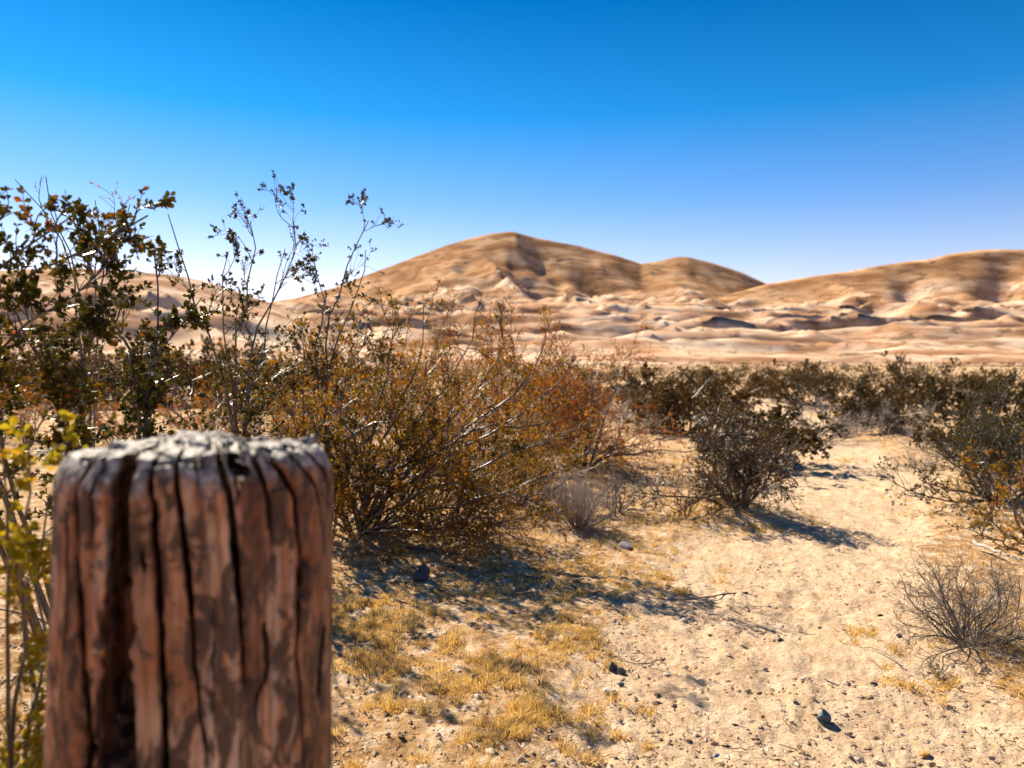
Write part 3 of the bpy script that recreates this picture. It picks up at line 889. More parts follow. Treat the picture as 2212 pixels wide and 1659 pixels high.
# pale bare twig tips high at the far left
bA2 = np.array([xy_at(180, 3.0), 3.0, gz(xy_at(180, 3.0), 3.0) - 0.02])
A2_guides = [
    [bA2, *G3([(180, 900, 3.0), (170, 650, 3.0), (140, 520, 3.0), (112, 470, 3.0), (80, 430, 3.0), (40, 388, 3.0)])],
    [bA2, *G3([(190, 900, 3.0), (180, 640, 3.0), (150, 540, 3.0), (110, 460, 3.0), (92, 420, 3.0), (96, 388, 3.0)])],
    [bA2, *G3([(200, 900, 3.0), (210, 650, 3.0), (222, 520, 3.0), (232, 460, 3.0), (212, 432, 3.0)])],
    [bA2, *G3([(200, 900, 3.0), (230, 650, 3.0), (250, 530, 3.0), (270, 470, 3.0), (285, 436, 3.0)])],
]
sA2 = shrub('creosote_bush', bA2, 104, A2_guides, n_stems=3, height=1.1, lean=0.6, stem_r=0.007, lv2=8, lv2_len=(0.12, 0.32), lv3=3.5, lv3_len=(0.05, 0.14), trop=0.12,
            leaf=1.6, leaf_size=0.010, leaf_m='leaf_olive', bark='grey_twig', twig='grey_twig', jit=0.008)
tag(sA2, 'nearly bare creosote bush with grey twig tips reaching highest into the sky', 'bush', 'creosote bushes on the left side')

# --- the broad creosote in the middle with long arching branches
xC, yC, zC = gp(775, 1150)
bC = np.array([xC, yC, zC - 0.02])
dC = yC
C_guides = [
    [bC, *G3([(800, 1040, dC - .05), (826, 1008, dC - .12), (881, 992, dC - .2), (941, 980, dC - .28), (1000, 941, dC - .33), (1032, 921, dC - .36), (1068, 917, dC - .4), (1119, 929, dC - .45), (1199, 921, dC - .45), (1224, 900, dC - .45)])],
    [bC, *G3([(830, 1050, dC - .1), (900, 1000, dC - .25), (1000, 944, dC - .3), (1035, 918, dC - .3), (1072, 885, dC - .3), (1102, 868, dC - .3), (1140, 820, dC - .3)])],
    [bC, *G3([(830, 1100, dC - .2), (900, 1070, dC - .3), (975, 1050, dC - .4), (1050, 1000, dC - .5), (1120, 975, dC - .5), (1200, 960, dC - .5), (1260, 915, dC - .5)])],
    [bC, *G3([(860, 1130, dC - .25), (940, 1110, dC - .4), (1010, 1080, dC - .55), (1090, 1060, dC - .65), (1160, 1080, dC - .7), (1190, 1110, dC - .7)])],
    [bC, *G3([(850, 1150, dC - .3), (930, 1140, dC - .5), (1000, 1120, dC - .6), (1080, 1130, dC - .75), (1140, 1150, dC - .8)])],
    [bC, *G3([(745, 1020, dC), (740, 960, dC - .05), (762, 929, dC - .1), (794, 909, dC - .1), (850, 912, dC - .12), (881, 877, dC - .1), (909, 834, dC - .1), (930, 770, dC - .1)])],
    [bC, *G3([(790, 1000, dC + .1), (820, 880, dC + .1), (835, 800, dC + .1), (845, 720, dC + .1), (865, 650, dC + .1)])],
    [bC, *G3([(800, 1000, dC + .2), (860, 880, dC + .2), (905, 790, dC + .2), (915, 720, dC + .2), (912, 655, dC + .2)])],
    [bC, *G3([(820, 1030, dC), (900, 920, dC + .1), (970, 830, dC + .1), (1010, 760, dC + .1), (1030, 690, dC + .1)])],
    [bC, *G3([(830, 1040, dC), (940, 940, dC + .1), (1040, 840, dC + .1), (1090, 760, dC + .1), (1080, 690, dC + .1)])],
    [bC, *G3([(840, 1050, dC), (960, 960, dC), (1080, 880, dC), (1160, 800, dC), (1180, 715, dC)])],
    [bC, *G3([(840, 1070, dC), (980, 990, dC - .1), (1120, 900, dC - .1), (1210, 840, dC - .1), (1240, 760, dC - .1)])],
    [bC, *G3([(780, 1000, dC - .1), (740, 900, dC - .1), (750, 800, dC - .1), (800, 730, dC - .1)])],
    [bC, *G3([(750, 1040, dC), (680, 930, dC), (650, 830, dC), (640, 740, dC)])],
]
sC = shrub('creosote_bush', bC, 105, C_guides, n_stems=16, height=1.2, lean=1.48, stem_r=0.0105, lv2=13, lv2_len=(0.16, 0.46), lv3=7, lv3_len=(0.07, 0.2), lv4=2.2, lv4_len=(0.03, 0.08),
           trop=0.05, leaf=4.4, leaf_size=0.0135, leaf_m='leaf_olive', jit=0.012, bias=(0.25, -0.08, 0))
tag(sC, 'broad tangled creosote bush beside the post with long silvery arching branches', 'bush', 'creosote bushes on the left side')

# --- rust-coloured bushes behind it
def auto(u, v, seed, label, group, **kw):
    x, y, z = gp(u, v)
    s = shrub(kw.pop('name', 'creosote_bush'), (x, y, z - 0.02), seed, **kw)
    tag(s, label, 'bush', group)
    return s
GL = 'creosote bushes on the left side'
auto(1060, 1015, 106, 'rust brown twiggy bush directly behind the long arching branches', GL, n_stems=18, height=1.5, lean=1.15, stem_r=0.009, lv2=17, lv2_len=(0.2, 0.5), lv3=9, lv3_len=(0.08, 0.24), leaf=5.5, leaf_size=0.015, leaf_m='leaf_rust', trop=0.05)
auto(1262, 1006, 107, 'low reddish bush with dark splayed stems at the right end of the thicket', GL, n_stems=24, height=1.0, lean=1.2, stem_r=0.010, lv2=12, lv2_len=(0.16, 0.4), lv3=6, lv3_len=(0.07, 0.2), leaf=5, leaf_size=0.015, leaf_m='leaf_rust', trop=0.03)
auto(900, 1000, 108, 'olive brown bush with upright twigs under the left foot of the main dune', GL, n_stems=18, height=1.5, lean=1.0, stem_r=0.009, lv2=15, lv2_len=(0.2, 0.5), lv3=9, lv3_len=(0.08, 0.22), leaf=4.0, leaf_size=0.015, leaf_m='leaf_olive', trop=0.07)
auto(960, 1150, 113, 'low sprawling olive bush at the foot of the thicket, above the forked branch', GL, n_stems=22, height=0.82, lean=1.4, stem_r=0.007, lv2=13, lv2_len=(0.12, 0.34), lv3=7, lv3_len=(0.06, 0.16), leaf=3.6, leaf_size=0.012, leaf_m='leaf_olive', trop=0.03, twig='twig')
auto(1110, 1100, 114, 'low golden green bush between the thicket and the pale grey fluffy bush', GL, n_stems=24, height=0.85, lean=1.35, stem_r=0.006, lv2=14, lv2_len=(0.1, 0.3), lv3=7, lv3_len=(0.06, 0.15), leaf=5.0, leaf_size=0.012, leaf_m='leaf_olive', trop=0.04, twig='twig')
auto(1180, 965, 115, 'rust brown dome shaped bush at the back of the thicket towards the right', GL, n_stems=22, height=1.35, lean=1.15, stem_r=0.009, lv2=16, lv2_len=(0.2, 0.5), lv3=8, lv3_len=(0.08, 0.24), leaf=6, leaf_size=0.015, leaf_m='leaf_olive', trop=0.05)
auto(760, 985, 116, 'brown olive bush at the back of the thicket just right of the slender creosote', GL, n_stems=22, height=1.45, lean=1.1, stem_r=0.009, lv2=13, lv2_len=(0.2, 0.5), lv3=8, lv3_len=(0.08, 0.24), leaf=3.6, leaf_size=0.014, leaf_m='leaf_olive', trop=0.05)
auto(250, 965, 117, 'orange leaved bush low between the post and the leafy creosote stems', GL, n_stems=18, height=0.75, lean=1.2, stem_r=0.006, lv2=10, lv2_len=(0.12, 0.34), lv3=6, lv3_len=(0.06, 0.16), leaf=5, leaf_size=0.014, leaf_m='leaf_rust', trop=0.04)
auto(620, 1010, 109, 'dense olive bush filling the gap behind the top right of the post', GL, n_stems=18, height=1.2, lean=0.9, stem_r=0.009, lv2=12, lv2_len=(0.2, 0.46), lv3=7, lv3_len=(0.08, 0.22), leaf=4.0, leaf_size=0.015, leaf_m='leaf_olive', trop=0.05)
auto(440, 960, 110, 'orange brown bush seen just above the middle of the post top', GL, n_stems=16, height=0.85, lean=1.0, stem_r=0.009, lv2=9, lv2_len=(0.2, 0.46), lv3=5, lv3_len=(0.08, 0.22), leaf=6, leaf_size=0.015, leaf_m='leaf_rust', trop=0.04)
auto(60, 950, 111, 'brown bush with curled twigs low behind the leafy creosote, at the left edge', GL, n_stems=14, height=1.0, lean=1.0, stem_r=0.009, lv2=8, lv2_len=(0.2, 0.46), lv3=5, lv3_len=(0.08, 0.22), leaf=6, leaf_size=0.015, leaf_m='leaf_rust', trop=0.04)

# --- low bush left of the post, close to the camera
bG = np.array([xy_at(-10, 1.15), 1.15, gz(xy_at(-10, 1.15), 1.15) - 0.02])
G_guides = [
    [bG, *G3([(0, 1700, 1.15), (40, 1500, 1.15), (30, 1300, 1.13), (50, 1150, 1.12), (70, 1040, 1.1), (60, 950, 1.08)])],
    [bG, *G3([(20, 1700, 1.2), (80, 1480, 1.25), (90, 1320, 1.28), (70, 1200, 1.3), (100, 1080, 1.3)])],
    [bG, *G3([(0, 1700, 1.15), (10, 1450, 1.1), (0, 1250, 1.08), (20, 1100, 1.06), (10, 980, 1.05)])],
    [bG, *G3([(30, 1750, 1.2), (90, 1600, 1.25), (60, 1440, 1.3), (20, 1330, 1.3), (60, 1230, 1.32), (110, 1180, 1.35)])],
    [bG, *G3([(-40, 1650, 1.1), (-70, 1400, 1.05), (-40, 1200, 1.03), (0, 1060, 1.02)])],
]
sG = shrub('yellow_green_bush', bG, 112, G_guides, n_stems=6, height=0.5, lean=1.0, stem_r=0.0045, lv2=13, lv2_len=(0.05, 0.18), lv3=3, lv3_len=(0.03, 0.09), ang=0.8, trop=0.07, wander=0.16,
           leaf=5, simple=False, leaf_size=0.0135, leaf_w=0.38, leaf_m='leaf_yellow', twig='twig', leaf_t=0.15, jit=0.004)
tag(sG, 'low bush with glowing yellow green leaves close to the left side of the post', 'bush')

# --- bushes right of the thicket
GR = 'shrubs along the sandy path'
auto(1600, 1108, 120, 'dark stemmed round creosote standing alone at the left edge of the path', GR, n_stems=20, height=0.62, lean=1.1, stem_r=0.010, lv2=13, lv2_len=(0.12, 0.32), lv3=7, lv3_len=(0.06, 0.16), lv4=1.5, lv4_len=(0.03, 0.07),
     leaf=2.6, leaf_size=0.0135, leaf_m='leaf_brown', twig='bark', trop=0.05)
auto(1250, 1142, 121, 'small pale grey fluffy bush on dry grass below the thicket', GR, name='pale_grey_bush', n_stems=56, height=0.33, lean=1.0, stem_r=0.0032, lv2=10, lv2_len=(0.07, 0.16), lv3=6, lv3_len=(0.03, 0.09), leaf=0, bark='grey_twig', twig='pale_twig', trop=0.10, wander=0.10, ang=0.45)
auto(1335, 1110, 122, 'small dark leafless bush beside the pale grey fluffy bush', GR, name='dead_bush', n_stems=16, height=0.36, lean=1.15, stem_r=0.005, lv2=6, lv2_len=(0.08, 0.2), lv3=4, lv3_len=(0.04, 0.1), leaf=0, bark='bark', twig='grey_twig', trop=0.05, wander=0.16)
auto(1480, 1118, 123, 'sparse brown dead bush left of the round creosote', GR, name='dead_bush', n_stems=10, height=0.32, lean=1.2, stem_r=0.004, lv2=6, lv2_len=(0.08, 0.2), lv3=4, lv3_len=(0.04, 0.1), leaf=0.6, leaf_m='leaf_rust', bark='bark', twig='twig', trop=0.05, wander=0.2)
auto(2105, 1392, 124, 'grey leafless dead bush low on the right side of the path', GR, name='dead_bush', n_stems=34, height=0.30, lean=1.35, stem_r=0.0036, lv2=11, lv2_len=(0.07, 0.18), lv3=5, lv3_len=(0.03, 0.09), lv4=1.5, lv4_len=(0.02, 0.05), leaf=0, bark='bark', twig='grey_twig', trop=0.05, wander=0.16, bias=(-0.1, 0, 0))
xH, yH, zH = gp(2150, 1080)
bH = np.array([xH, yH, zH - 0.02])
auto(2150, 1080, 125, 'dark creosote at the right edge with low green sprigs reaching the path', GR,
     guided=[[bH, *G3([(2110, 1065, yH - .2), (2060, 1060, yH - .4), (2020, 1050, yH - .5), (1990, 1040, yH - .55)])],
             [bH, *G3([(2120, 1000, yH), (2100, 960, yH), (2110, 920, yH), (2105, 880, yH)])]],
     n_stems=18, height=0.74, lean=1.1, stem_r=0.010, lv2=12, lv2_len=(0.14, 0.36), lv3=6, lv3_len=(0.06, 0.16), lv4=1.2, leaf=5, leaf_size=0.0145, leaf_m='leaf_dark', twig='bark', trop=0.05)
xI, yI, zI = gp(2262, 1196)
bI = np.array([xI, yI, zI - 0.02])
auto(2262, 1196, 126, 'green sprigged branch leaning in from the right edge above the dead bush', GR,
     guided=[[bI, *G3([(2210, 1172, yI - .05), (2160, 1140, yI - .1), (2120, 1105, yI - .12), (2095, 1090, yI - .15)])],
             [bI, *G3([(2200, 1190, yI - .15), (2150, 1165, yI - .25), (2105, 1160, yI - .3)])],
             [bI, *G3([(2240, 1120, yI), (2215, 1040, yI), (2205, 980, yI)])]],
     n_stems=6, height=0.7, lean=0.8, stem_r=0.010, lv2=8, lv2_len=(0.08, 0.22), lv3=5, lv3_len=(0.04, 0.12), leaf=6, leaf_size=0.013, leaf_m='leaf_olive', twig='bark', trop=0.05)

# --- shrubs further off: four kinds built once, then copied
def proto(name, seed, **kw):
    s = shrub(name, (0, 0, 0), seed, **kw)
    s['proto'] = 1
    return s
P_olive = proto('desert_shrub', 201, n_stems=10, height=1.0, lean=1.1, stem_r=0.014, lv2=10, lv2_len=(0.2, 0.45), lv3=6, lv3_len=(0.1, 0.25), leaf=9, leaf_size=0.034, leaf_w=0.4, leaf_m='leaf_far', twig='bark', trop=0.05, split=False)
P_rust = proto('desert_shrub', 202, n_stems=14, height=1.0, lean=1.15, stem_r=0.014, lv2=10, lv2_len=(0.2, 0.45), lv3=6, lv3_len=(0.1, 0.25), leaf=7, leaf_size=0.032, leaf_w=0.4, leaf_m='leaf_brown', twig='twig', trop=0.04, split=False)
P_grey = proto('desert_shrub', 203, n_stems=26, height=0.8, lean=1.3, stem_r=0.008, lv2=8, lv2_len=(0.15, 0.35), lv3=6, lv3_len=(0.08, 0.2), leaf=0, bark='grey_twig', twig='pale_twig', trop=0.03, split=False)
P_tall = proto('desert_shrub', 204, n_stems=7, height=1.6, lean=0.6, stem_r=0.018, lv2=9, lv2_len=(0.25, 0.5), lv3=5, lv3_len=(0.12, 0.28), leaf=7, leaf_size=0.034, leaf_w=0.4, leaf_m='leaf_far', twig='bark', trop=0.07, split=False)
GF = 'desert shrubs on the plain before the dunes'
far = [   # picture column and row of the foot, height in picture px, kind, label
    (1480, 935, 150, P_rust, 'broad dark brown shrub right behind the round creosote'),
    (1392, 885, 95, P_olive, 'dark green shrub at the right end of the thicket, before the dune foot'),
    (1540, 872, 82, P_olive, 'dark shrub just right of the broad brown shrub, behind the round creosote'),
    (1655, 1010, 150, P_olive, 'green shrub close behind the right half of the round creosote'),
    (1640, 858, 62, P_rust, 'small brown shrub farthest back above the round creosote'),
    (1715, 885, 90, P_rust, 'brown shrub left of the tall thin shrub, above the far bend of the path'),
    (1785, 905, 165, P_tall, 'tall thin shrub standing above the scrub, left one of two'),
    (1850, 918, 105, P_olive, 'dark spreading shrub over a black shadow beyond the path bend'),
    (1765, 955, 75, P_grey, 'grey dry shrub at the left edge of the path bend'),
    (1905, 900, 90, P_rust, 'brown shrub between the two tall thin shrubs'),
    (1965, 880, 155, P_tall, 'tall thin shrub with bare crown above the scrub, right one of two'),
    (2020, 890, 85, P_olive, 'dark green shrub right of the two tall thin shrubs'),
    (2085, 905, 95, P_olive, 'dark rounded shrub above the creosote at the right edge'),
    (2190, 905, 115, P_olive, 'dark shrub cut by the right edge of the view'),
    (1930, 950, 55, P_grey, 'grey dry shrub nearest to the right side of the far path bend'),
    (2010, 975, 60, P_grey, 'low grey shrub touching the top left of the creosote at the right edge'),
    (1990, 925, 50, P_grey, 'small pale grey shrub below the dark shrub beside the right tall thin one'),
    (1400, 935, 60, P_grey, 'pale grey low shrub on sunny sand right of the thicket'),
    (1345, 905, 55, P_grey, 'small grey shrub touching the thicket at its right end'),
    (1700, 960, 65, P_rust, 'rusty low shrub at the left side of the far path'),
    (140, 880, 150, P_rust, 'reddish shrub on the plain behind the leafy creosote'),
    (240, 868, 130, P_rust, 'brown shrub on the plain between the creosote stems'),
    (20, 870, 135, P_rust, 'brown shrub on the plain at the far left'),
    (350, 872, 140, P_olive, 'olive shrub on the plain left of the slender creosote'),
    (450, 875, 140, P_rust, 'rusty shrub on the plain below the slender creosote'),
    (570, 880, 150, P_olive, 'olive shrub on the plain right of the slender creosote'),
    (680, 885, 150, P_rust, 'brown shrub on the plain behind the topmost sprig'),
    (1190, 900, 130, P_rust, 'rusty shrub behind the thicket below the saddle of the dune'),
    (1290, 890, 95, P_olive, 'olive shrub peeping over the right end of the thicket'),
    (1452, 902, 100, P_olive, 'dark shrub left of the broad brown shrub, behind the round creosote'),
    (1585, 915, 85, P_rust, 'low brown shrub half hidden by the crown of the round creosote'),
    (1822, 940, 48, P_rust, 'low brown shrub in front of the dark spreading shrub at the far path bend'),
    (1925, 950, 62, P_olive, 'dark green shrub in front of the other scrub, right of the far path bend'),
    (2052, 985, 110, P_olive, 'dark green shrub just left of the creosote at the right edge'),
    (2192, 985, 115, P_olive, 'large dark shrub right behind the creosote at the right edge'),
    (1985, 1012, 45, P_grey, 'smallest grey shrub, on the right side of the path before the right creosote'),
    (2130, 868, 75, P_rust, 'brown shrub in the scrub near the right edge'),
]
rngf = np.random.default_rng(77)
used = set()
for (u, v, hp, proto_o, lab) in far:
    x, y, z = gp(u, v)
    hm = hp * K / F_PX * y
    ph_ = {P_olive: 1.05, P_rust: 1.05, P_grey: 0.62, P_tall: 1.75}[proto_o]
    if proto_o.name in used: s = copy_tree(proto_o)
    else: s = proto_o
    used.add(proto_o.name)
    s.location = (x, y, z - 0.03)
    sc = hm / ph_
    wd = rngf.uniform(0.95, 1.3) if proto_o is not P_tall else 0.9
    s.scale = (sc * wd, sc * wd, sc)
    s.rotation_euler = (0, 0, rngf.uniform(0, 6.28))
    if 'proto' in s: del s['proto']
    tag(s, lab, 'shrub', GF)

# --- scrub that reads as a mass, from the plain up onto the dune foot
def scrub_mass():
    rng = np.random.default_rng(31)
    V = []; T = []; off = 0
    n = 1900
    yy = 28 * np.exp(rng.uniform(0, 1, n) * math.log(330 / 28.0))
    xx = yy * rng.uniform(-0.82, 0.82, n)
    ok = (fbm(xx / 14, yy / 22, 55, 2) > -0.08)
    xx, yy = xx[ok], yy[ok]
    zz = ground_z(xx, yy, False)
    zz = zz * (1 - smooth(150, 400, yy)) - smooth(200, 400, yy) * 0.5
    for x, y, z in zip(xx, yy, zz):
        hgt = rng.uniform(0.3, 0.8) * (1 + (rng.uniform() > 0.85) * 0.7); wd = hgt * rng.uniform(0.7, 1.3)
        nl = 90 if y < 80 else 40
        ls = 0.09 if y < 80 else 0.17
        c = rng.normal(0, 1, (nl, 3)); c = unit(c) * rng.uniform(0.35, 1, (nl, 1)) ** 0.5
        c = c * np.array([wd, wd, hgt * 0.55]) * (1 + 0.3 * rng.normal(0, 1, (nl, 1))) + np.array([x, y, z + hgt * 0.5])
        d = unit(rng.normal(0, 1, (nl, 3)) + np.array([0, 0, 0.6])); e = unit(np.cross(d, rng.normal(0, 1, (nl, 3))))
        s = ls * rng.uniform(0.6, 1.4, (nl, 1))
        V.append(np.stack([c - e * s * .3, c + e * s * .3, c + d * s], 1).reshape(-1, 3))
        T.append(np.arange(nl * 3).reshape(-1, 3) + off); off += nl * 3
    n2 = 700
    y2 = 300 * np.exp(rng.uniform(0, 1, n2) ** 1.5 * math.log(1050 / 300.0))
    x2 = y2 * rng.uniform(-0.75, 0.75, n2)
    for x, y in zip(x2, y2):
        fi = np.interp(y, dr, np.arange(len(dr))); fj = np.interp(math.atan2(x, y), dth, np.arange(len(dth)))
        i0, j0 = min(int(fi), len(dr) - 2), min(int(fj), len(dth) - 2); a0, a1 = fi - i0, fj - j0
        z = (h2[i0, j0] * (1 - a0) + h2[i0 + 1, j0] * a0) * (1 - a1) + (h2[i0, j0 + 1] * (1 - a0) + h2[i0 + 1, j0 + 1] * a0) * a1
        wd = rng.uniform(0.5, 1.4) * (1 + y / 700.0); nl = 24
        c = rng.normal(0, 0.5, (nl, 3)) * np.array([wd, wd * 0.8, 0.45]) + np.array([x, y, z + 0.45])
        d = unit(rng.normal(0, 1, (nl, 3)) + np.array([0, 0, 0.6])); e = unit(np.cross(d, rng.normal(0, 1, (nl, 3))))
        s = 0.5 * rng.uniform(0.6, 1.4, (nl, 1))
        V.append(np.stack([c - e * s * .3, c + e * s * .3, c + d * s], 1).reshape(-1, 3))
        T.append(np.arange(nl * 3).reshape(-1, 3) + off); off += nl * 3
    o_ = link('scrub', np_mesh('scrub', np.vstack(V), None, np.vstack(T), M['leaf_far']))
    tag(o_, 'dark low scrub dotted over the plain up to the foot of the dunes', 'scrub', kind='stuff')
scrub_mass()

# ------------------------------------------------------------------ dry grass, gravel, litter
def in_view(rng, n, d0, d1):
    d = 1.0 / (rng.uniform(1 / d1, 1 / d0, n))
    x = d * rng.uniform(-0.75, 0.75, n)
    return x, d

GRASS_SPOTS = []
for (u, v, ru, dens) in [(780, 1340, 70, 1.2), (860, 1370, 60, .7), (820, 1430, 70, .6), (1000, 1200, 140, 1.2), (1150, 1190, 120, 1.2), (1260, 1190, 120, 1.3), (1380, 1230, 120, 1.2), (1180, 1260, 150, 1.2),
                         (1000, 1300, 140, 1.2), (1080, 1330, 120, 1), (1240, 1330, 120, 1), (1450, 1200, 100, .9), (1500, 1250, 60, .8), (1130, 1420, 80, .5), (1290, 1400, 60, .5),
                         (1000, 1560, 140, 1.0), (1150, 1510, 150, 1.0), (1260, 1550, 140, 1.2), (1100, 1600, 170, 1.0), (1320, 1600, 140, 1.0), (950, 1500, 90, .6), (850, 1600, 120, .5), (1200, 1640, 140, 1.0),
                         (1650, 1120, 110, 1.2), (1540, 1130, 80, 1.2), (1340, 1010, 90, 1.0), (1420, 1000, 60, 1.0), (1270, 1020, 70, .8), (1790, 992, 70, .8), (1900, 1090, 90, .7), (1960, 1060, 90, .7), (2060, 1110, 80, .6),
                         (1990, 1460, 60, .7), (1900, 1370, 60, .7), (2010, 1370, 90, .8), (1380, 1130, 60, 1), (900, 1180, 120, 1.0), (300, 900, 200, .8), (500, 930, 200, .8), (760, 1300, 60, 1.2)]:
    x, y = flat(u, v)
    GRASS_SPOTS.append((x, y, ru * K / F_PX * y, dens))

def dry_grass():
    rng = np.random.default_rng(61)
    xs, ys = [], []
    for (x, y, r, dens) in GRASS_SPOTS:
        n = int(150 * dens)
        a_ = rng.uniform(0, 2 * math.pi, n); q_ = 1.35 * r * np.sqrt(rng.uniform(0, 1, n))
        xs.append(x + q_ * np.cos(a_)); ys.append(y + q_ * np.sin(a_) * 1.2)
    x2, y2 = in_view(rng, 13000, 1.7, 14)
    keep = (path_mask(x2, y2) < 0.25)
    xs.append(x2[keep]); ys.append(y2[keep])
    x = np.concatenate(xs); y = np.concatenate(ys)
    keep = (0.7 * fbm(x * 3.2, y * 3.2, 66, 3) + 0.8 * fbm(x * 12, y * 12, 67, 2) > 0.10) & (y > 1.5)
    x, y = x[keep], y[keep]
    z = ground_z(x, y)
    nb = 15
    n = len(x)
    hs = rng.uniform(0.005, 0.020, n) * (1 + (rng.uniform(0, 1, n) > 0.88) + 1.6 * (rng.uniform(0, 1, n) > 0.96)) * (1 + 0.5 * (fbm(x * 2, y * 2, 68, 2)))
    X = np.repeat(x, nb); Y = np.repeat(y, nb); Z = np.repeat(z, nb)
    H = np.repeat(hs, nb) * rng.uniform(0.5, 1.3, n * nb)
    a_ = rng.uniform(0, 2 * math.pi, n * nb)
    sp = rng.uniform(0, 0.022, n * nb) + 0.001
    bx = X + np.cos(a_) * sp; by = Y + np.sin(a_) * sp
    ln = rng.uniform(0.25, 1.3, n * nb)
    tip = np.stack([bx + np.cos(a_) * H * ln, by + np.sin(a_) * H * ln, Z + H], -1)
    midp = np.stack([bx + np.cos(a_) * H * ln * 0.35, by + np.sin(a_) * H * ln * 0.35, Z + H * 0.6], -1)
    bs = np.stack([bx, by, Z - 0.004], -1)
    wv = np.stack([-np.sin(a_ + 0.6), np.cos(a_ + 0.6), 0 * a_], -1) * (0.0011 + 0.0005 * Y / 3.0)[:, None]
    V = np.stack([bs - wv, bs + wv, midp + wv * 0.8, midp - wv * 0.8, tip], 1).reshape(-1, 3)
    o_ = (np.arange(n * nb) * 5)[:, None]
    T = np.concatenate([o_ + np.array([0, 1, 2]), o_ + np.array([0, 2, 3]), o_ + np.array([3, 2, 4])])
    g = link('dry_grass', np_mesh('dry_grass', V, None, T, M['straw']))
    tag(g, 'short golden dry grass in patches over the sand beside the path', 'grass', kind='stuff')
dry_grass()

def ico():
    bm = bmesh.new()
    for c_ in ((1, 0, 0), (-1, 0, 0), (0, 1, 0), (0, -1, 0), (0, 0, 1), (0, 0, -1), (.7, .7, .5), (-.7, .6, .5)): bm.verts.new(c_)
    bmesh.ops.convex_hull(bm, input=bm.verts)
    bm.verts.ensure_lookup_table(); bm.verts.index_update()
    V = np.array([v_.co[:] for v_ in bm.verts]); F = np.array([[v_.index for v_ in f.verts] for f in bm.faces])
    bm.free()
    return V, F
def gravel():
    rng = np.random.default_rng(71)
    x, y = in_view(rng, 15000, 1.5, 11)
    keep = fbm(x * 1.7, y * 1.7, 75, 2) > -0.35
    x, y = x[keep], y[keep]
    z = ground_z(x, y)
    V0, F0 = ico()
    n = len(x)
    s = 0.0032 * np.exp(rng.normal(0, 0.6, n))
    s = np.clip(s, 0.001, 0.0085)
    sc = s[:, None] * rng.uniform(0.6, 1.4, (n, 3)) * np.array([1.4, 1.1, 0.7])
    V = V0[None] * (1 + 0.22 * rng.normal(0, 1, (n, len(V0), 1))) * sc[:, None]
    V += np.stack([x, y, z + s * 0.25], -1)[:, None]
    F = F0[None] + (np.arange(n) * len(V0))[:, None, None]
    g = link('gravel', np_mesh('gravel', V.reshape(-1, 3), None, F.reshape(-1, 3), M['gravel']))
    tag(g, 'fine gravel grains strewn over the sandy path', 'gravel', kind='stuff')
gravel()

def litter():
    rng = np.random.default_rng(81)
    x, y = in_view(rng, 8000, 1.6, 11)
    pm_ = path_mask(x, y)
    keep = (rng.uniform(0, 1, len(x)) > pm_ * 0.6) & (fbm(x * 1.9, y * 1.9, 85, 3) > -0.15)
    x, y = x[keep], y[keep]
    n = len(x)
    z = ground_z(x, y) + 0.003
    a_ = rng.uniform(0, math.pi, n)
    ln = rng.uniform(0.012, 0.06, n)
    pts = np.zeros((n, 4, 3))
    st = np.stack([x, y, z], -1)
    d = np.stack([np.cos(a_), np.sin(a_) * 0.8, rng.uniform(-0.02, 0.15, n)], -1)
    for k_ in range(4):
        pts[:, k_] = st + d * ln[:, None] * (k_ / 3.0) + rng.normal(0, 0.0015, (n, 3)) * k_
    rad = (rng.uniform(0.0006, 0.0018, n)[:, None]) * np.array([1, .9, .8, .5])[None]
    V, Q = tubes(pts, rad, 3)
    g = link('twig_litter', np_mesh('twig_litter', V, Q, None, M['litter']))
    tag(g, 'bits of broken twig and dry stalks lying on the sand', 'litter', kind='stuff')
litter()

# ------------------------------------------------------------------ single stones and sticks
def stone(u, v, wpx, hpx, mat, seed, label, cat='stone', name='stone', deep=0.8, pts=16):
    x, y, z = gp(u, v)
    wm = wpx * K / F_PX * y; hm = hpx * K / F_PX * y
    rng = random.Random(seed)
    bm = bmesh.new()
    for _ in range(pts):
        d = Vector((rng.gauss(0, 1), rng.gauss(0, 1), rng.gauss(0, 1))).normalized()
        d = d * rng.uniform(0.85, 1.05)
        bm.verts.new((d.x * wm / 2, d.y * wm / 2 * deep, (d.z * 0.62 + 0.40) * hm))
    r_ = bmesh.ops.convex_hull(bm, input=bm.verts)
    inner = [e for e in r_['geom_interior'] if isinstance(e, bmesh.types.BMVert)]
    bmesh.ops.delete(bm, geom=inner, context='VERTS')
    bmesh.ops.bevel(bm, geom=bm.edges[:] , offset=wm * 0.03, segments=1, affect='EDGES')
    me = bpy.data.meshes.new(name); bm.to_mesh(me); bm.free()
    me.materials.append(M[mat])
    o_ = link(name, me)
    o_.location = (x, y, z - 0.12 * hm)
    tag(o_, label, cat, 'loose stones on the sand')
    return o_
stone(905, 1256, 52, 44, 'stone_dark', 1, 'largest dark rock, in the bush shade right of the post', 'rock', 'rock')
stone(1026, 1474, 34, 24, 'stone_dark', 2, 'dark stone on bright sand, nearest to the post')
stone(1326, 1458, 24, 22, 'stone_dark', 3, 'left stone of the black pair lying near the middle of the sand')
stone(1344, 1460, 26, 17, 'stone_dark', 4, 'right stone of the black pair lying near the middle of the sand')
stone(1788, 1570, 36, 34, 'stone_slate', 5, 'blue grey angular stone alone on the path, near the bottom')
stone(1897, 1490, 20, 12, 'stone_dark', 6, 'small dark stone on the path, up right of the blue grey stone')
stone(1318, 1508, 34, 20, 'stone_white', 7, 'white stone below the black pair of stones')
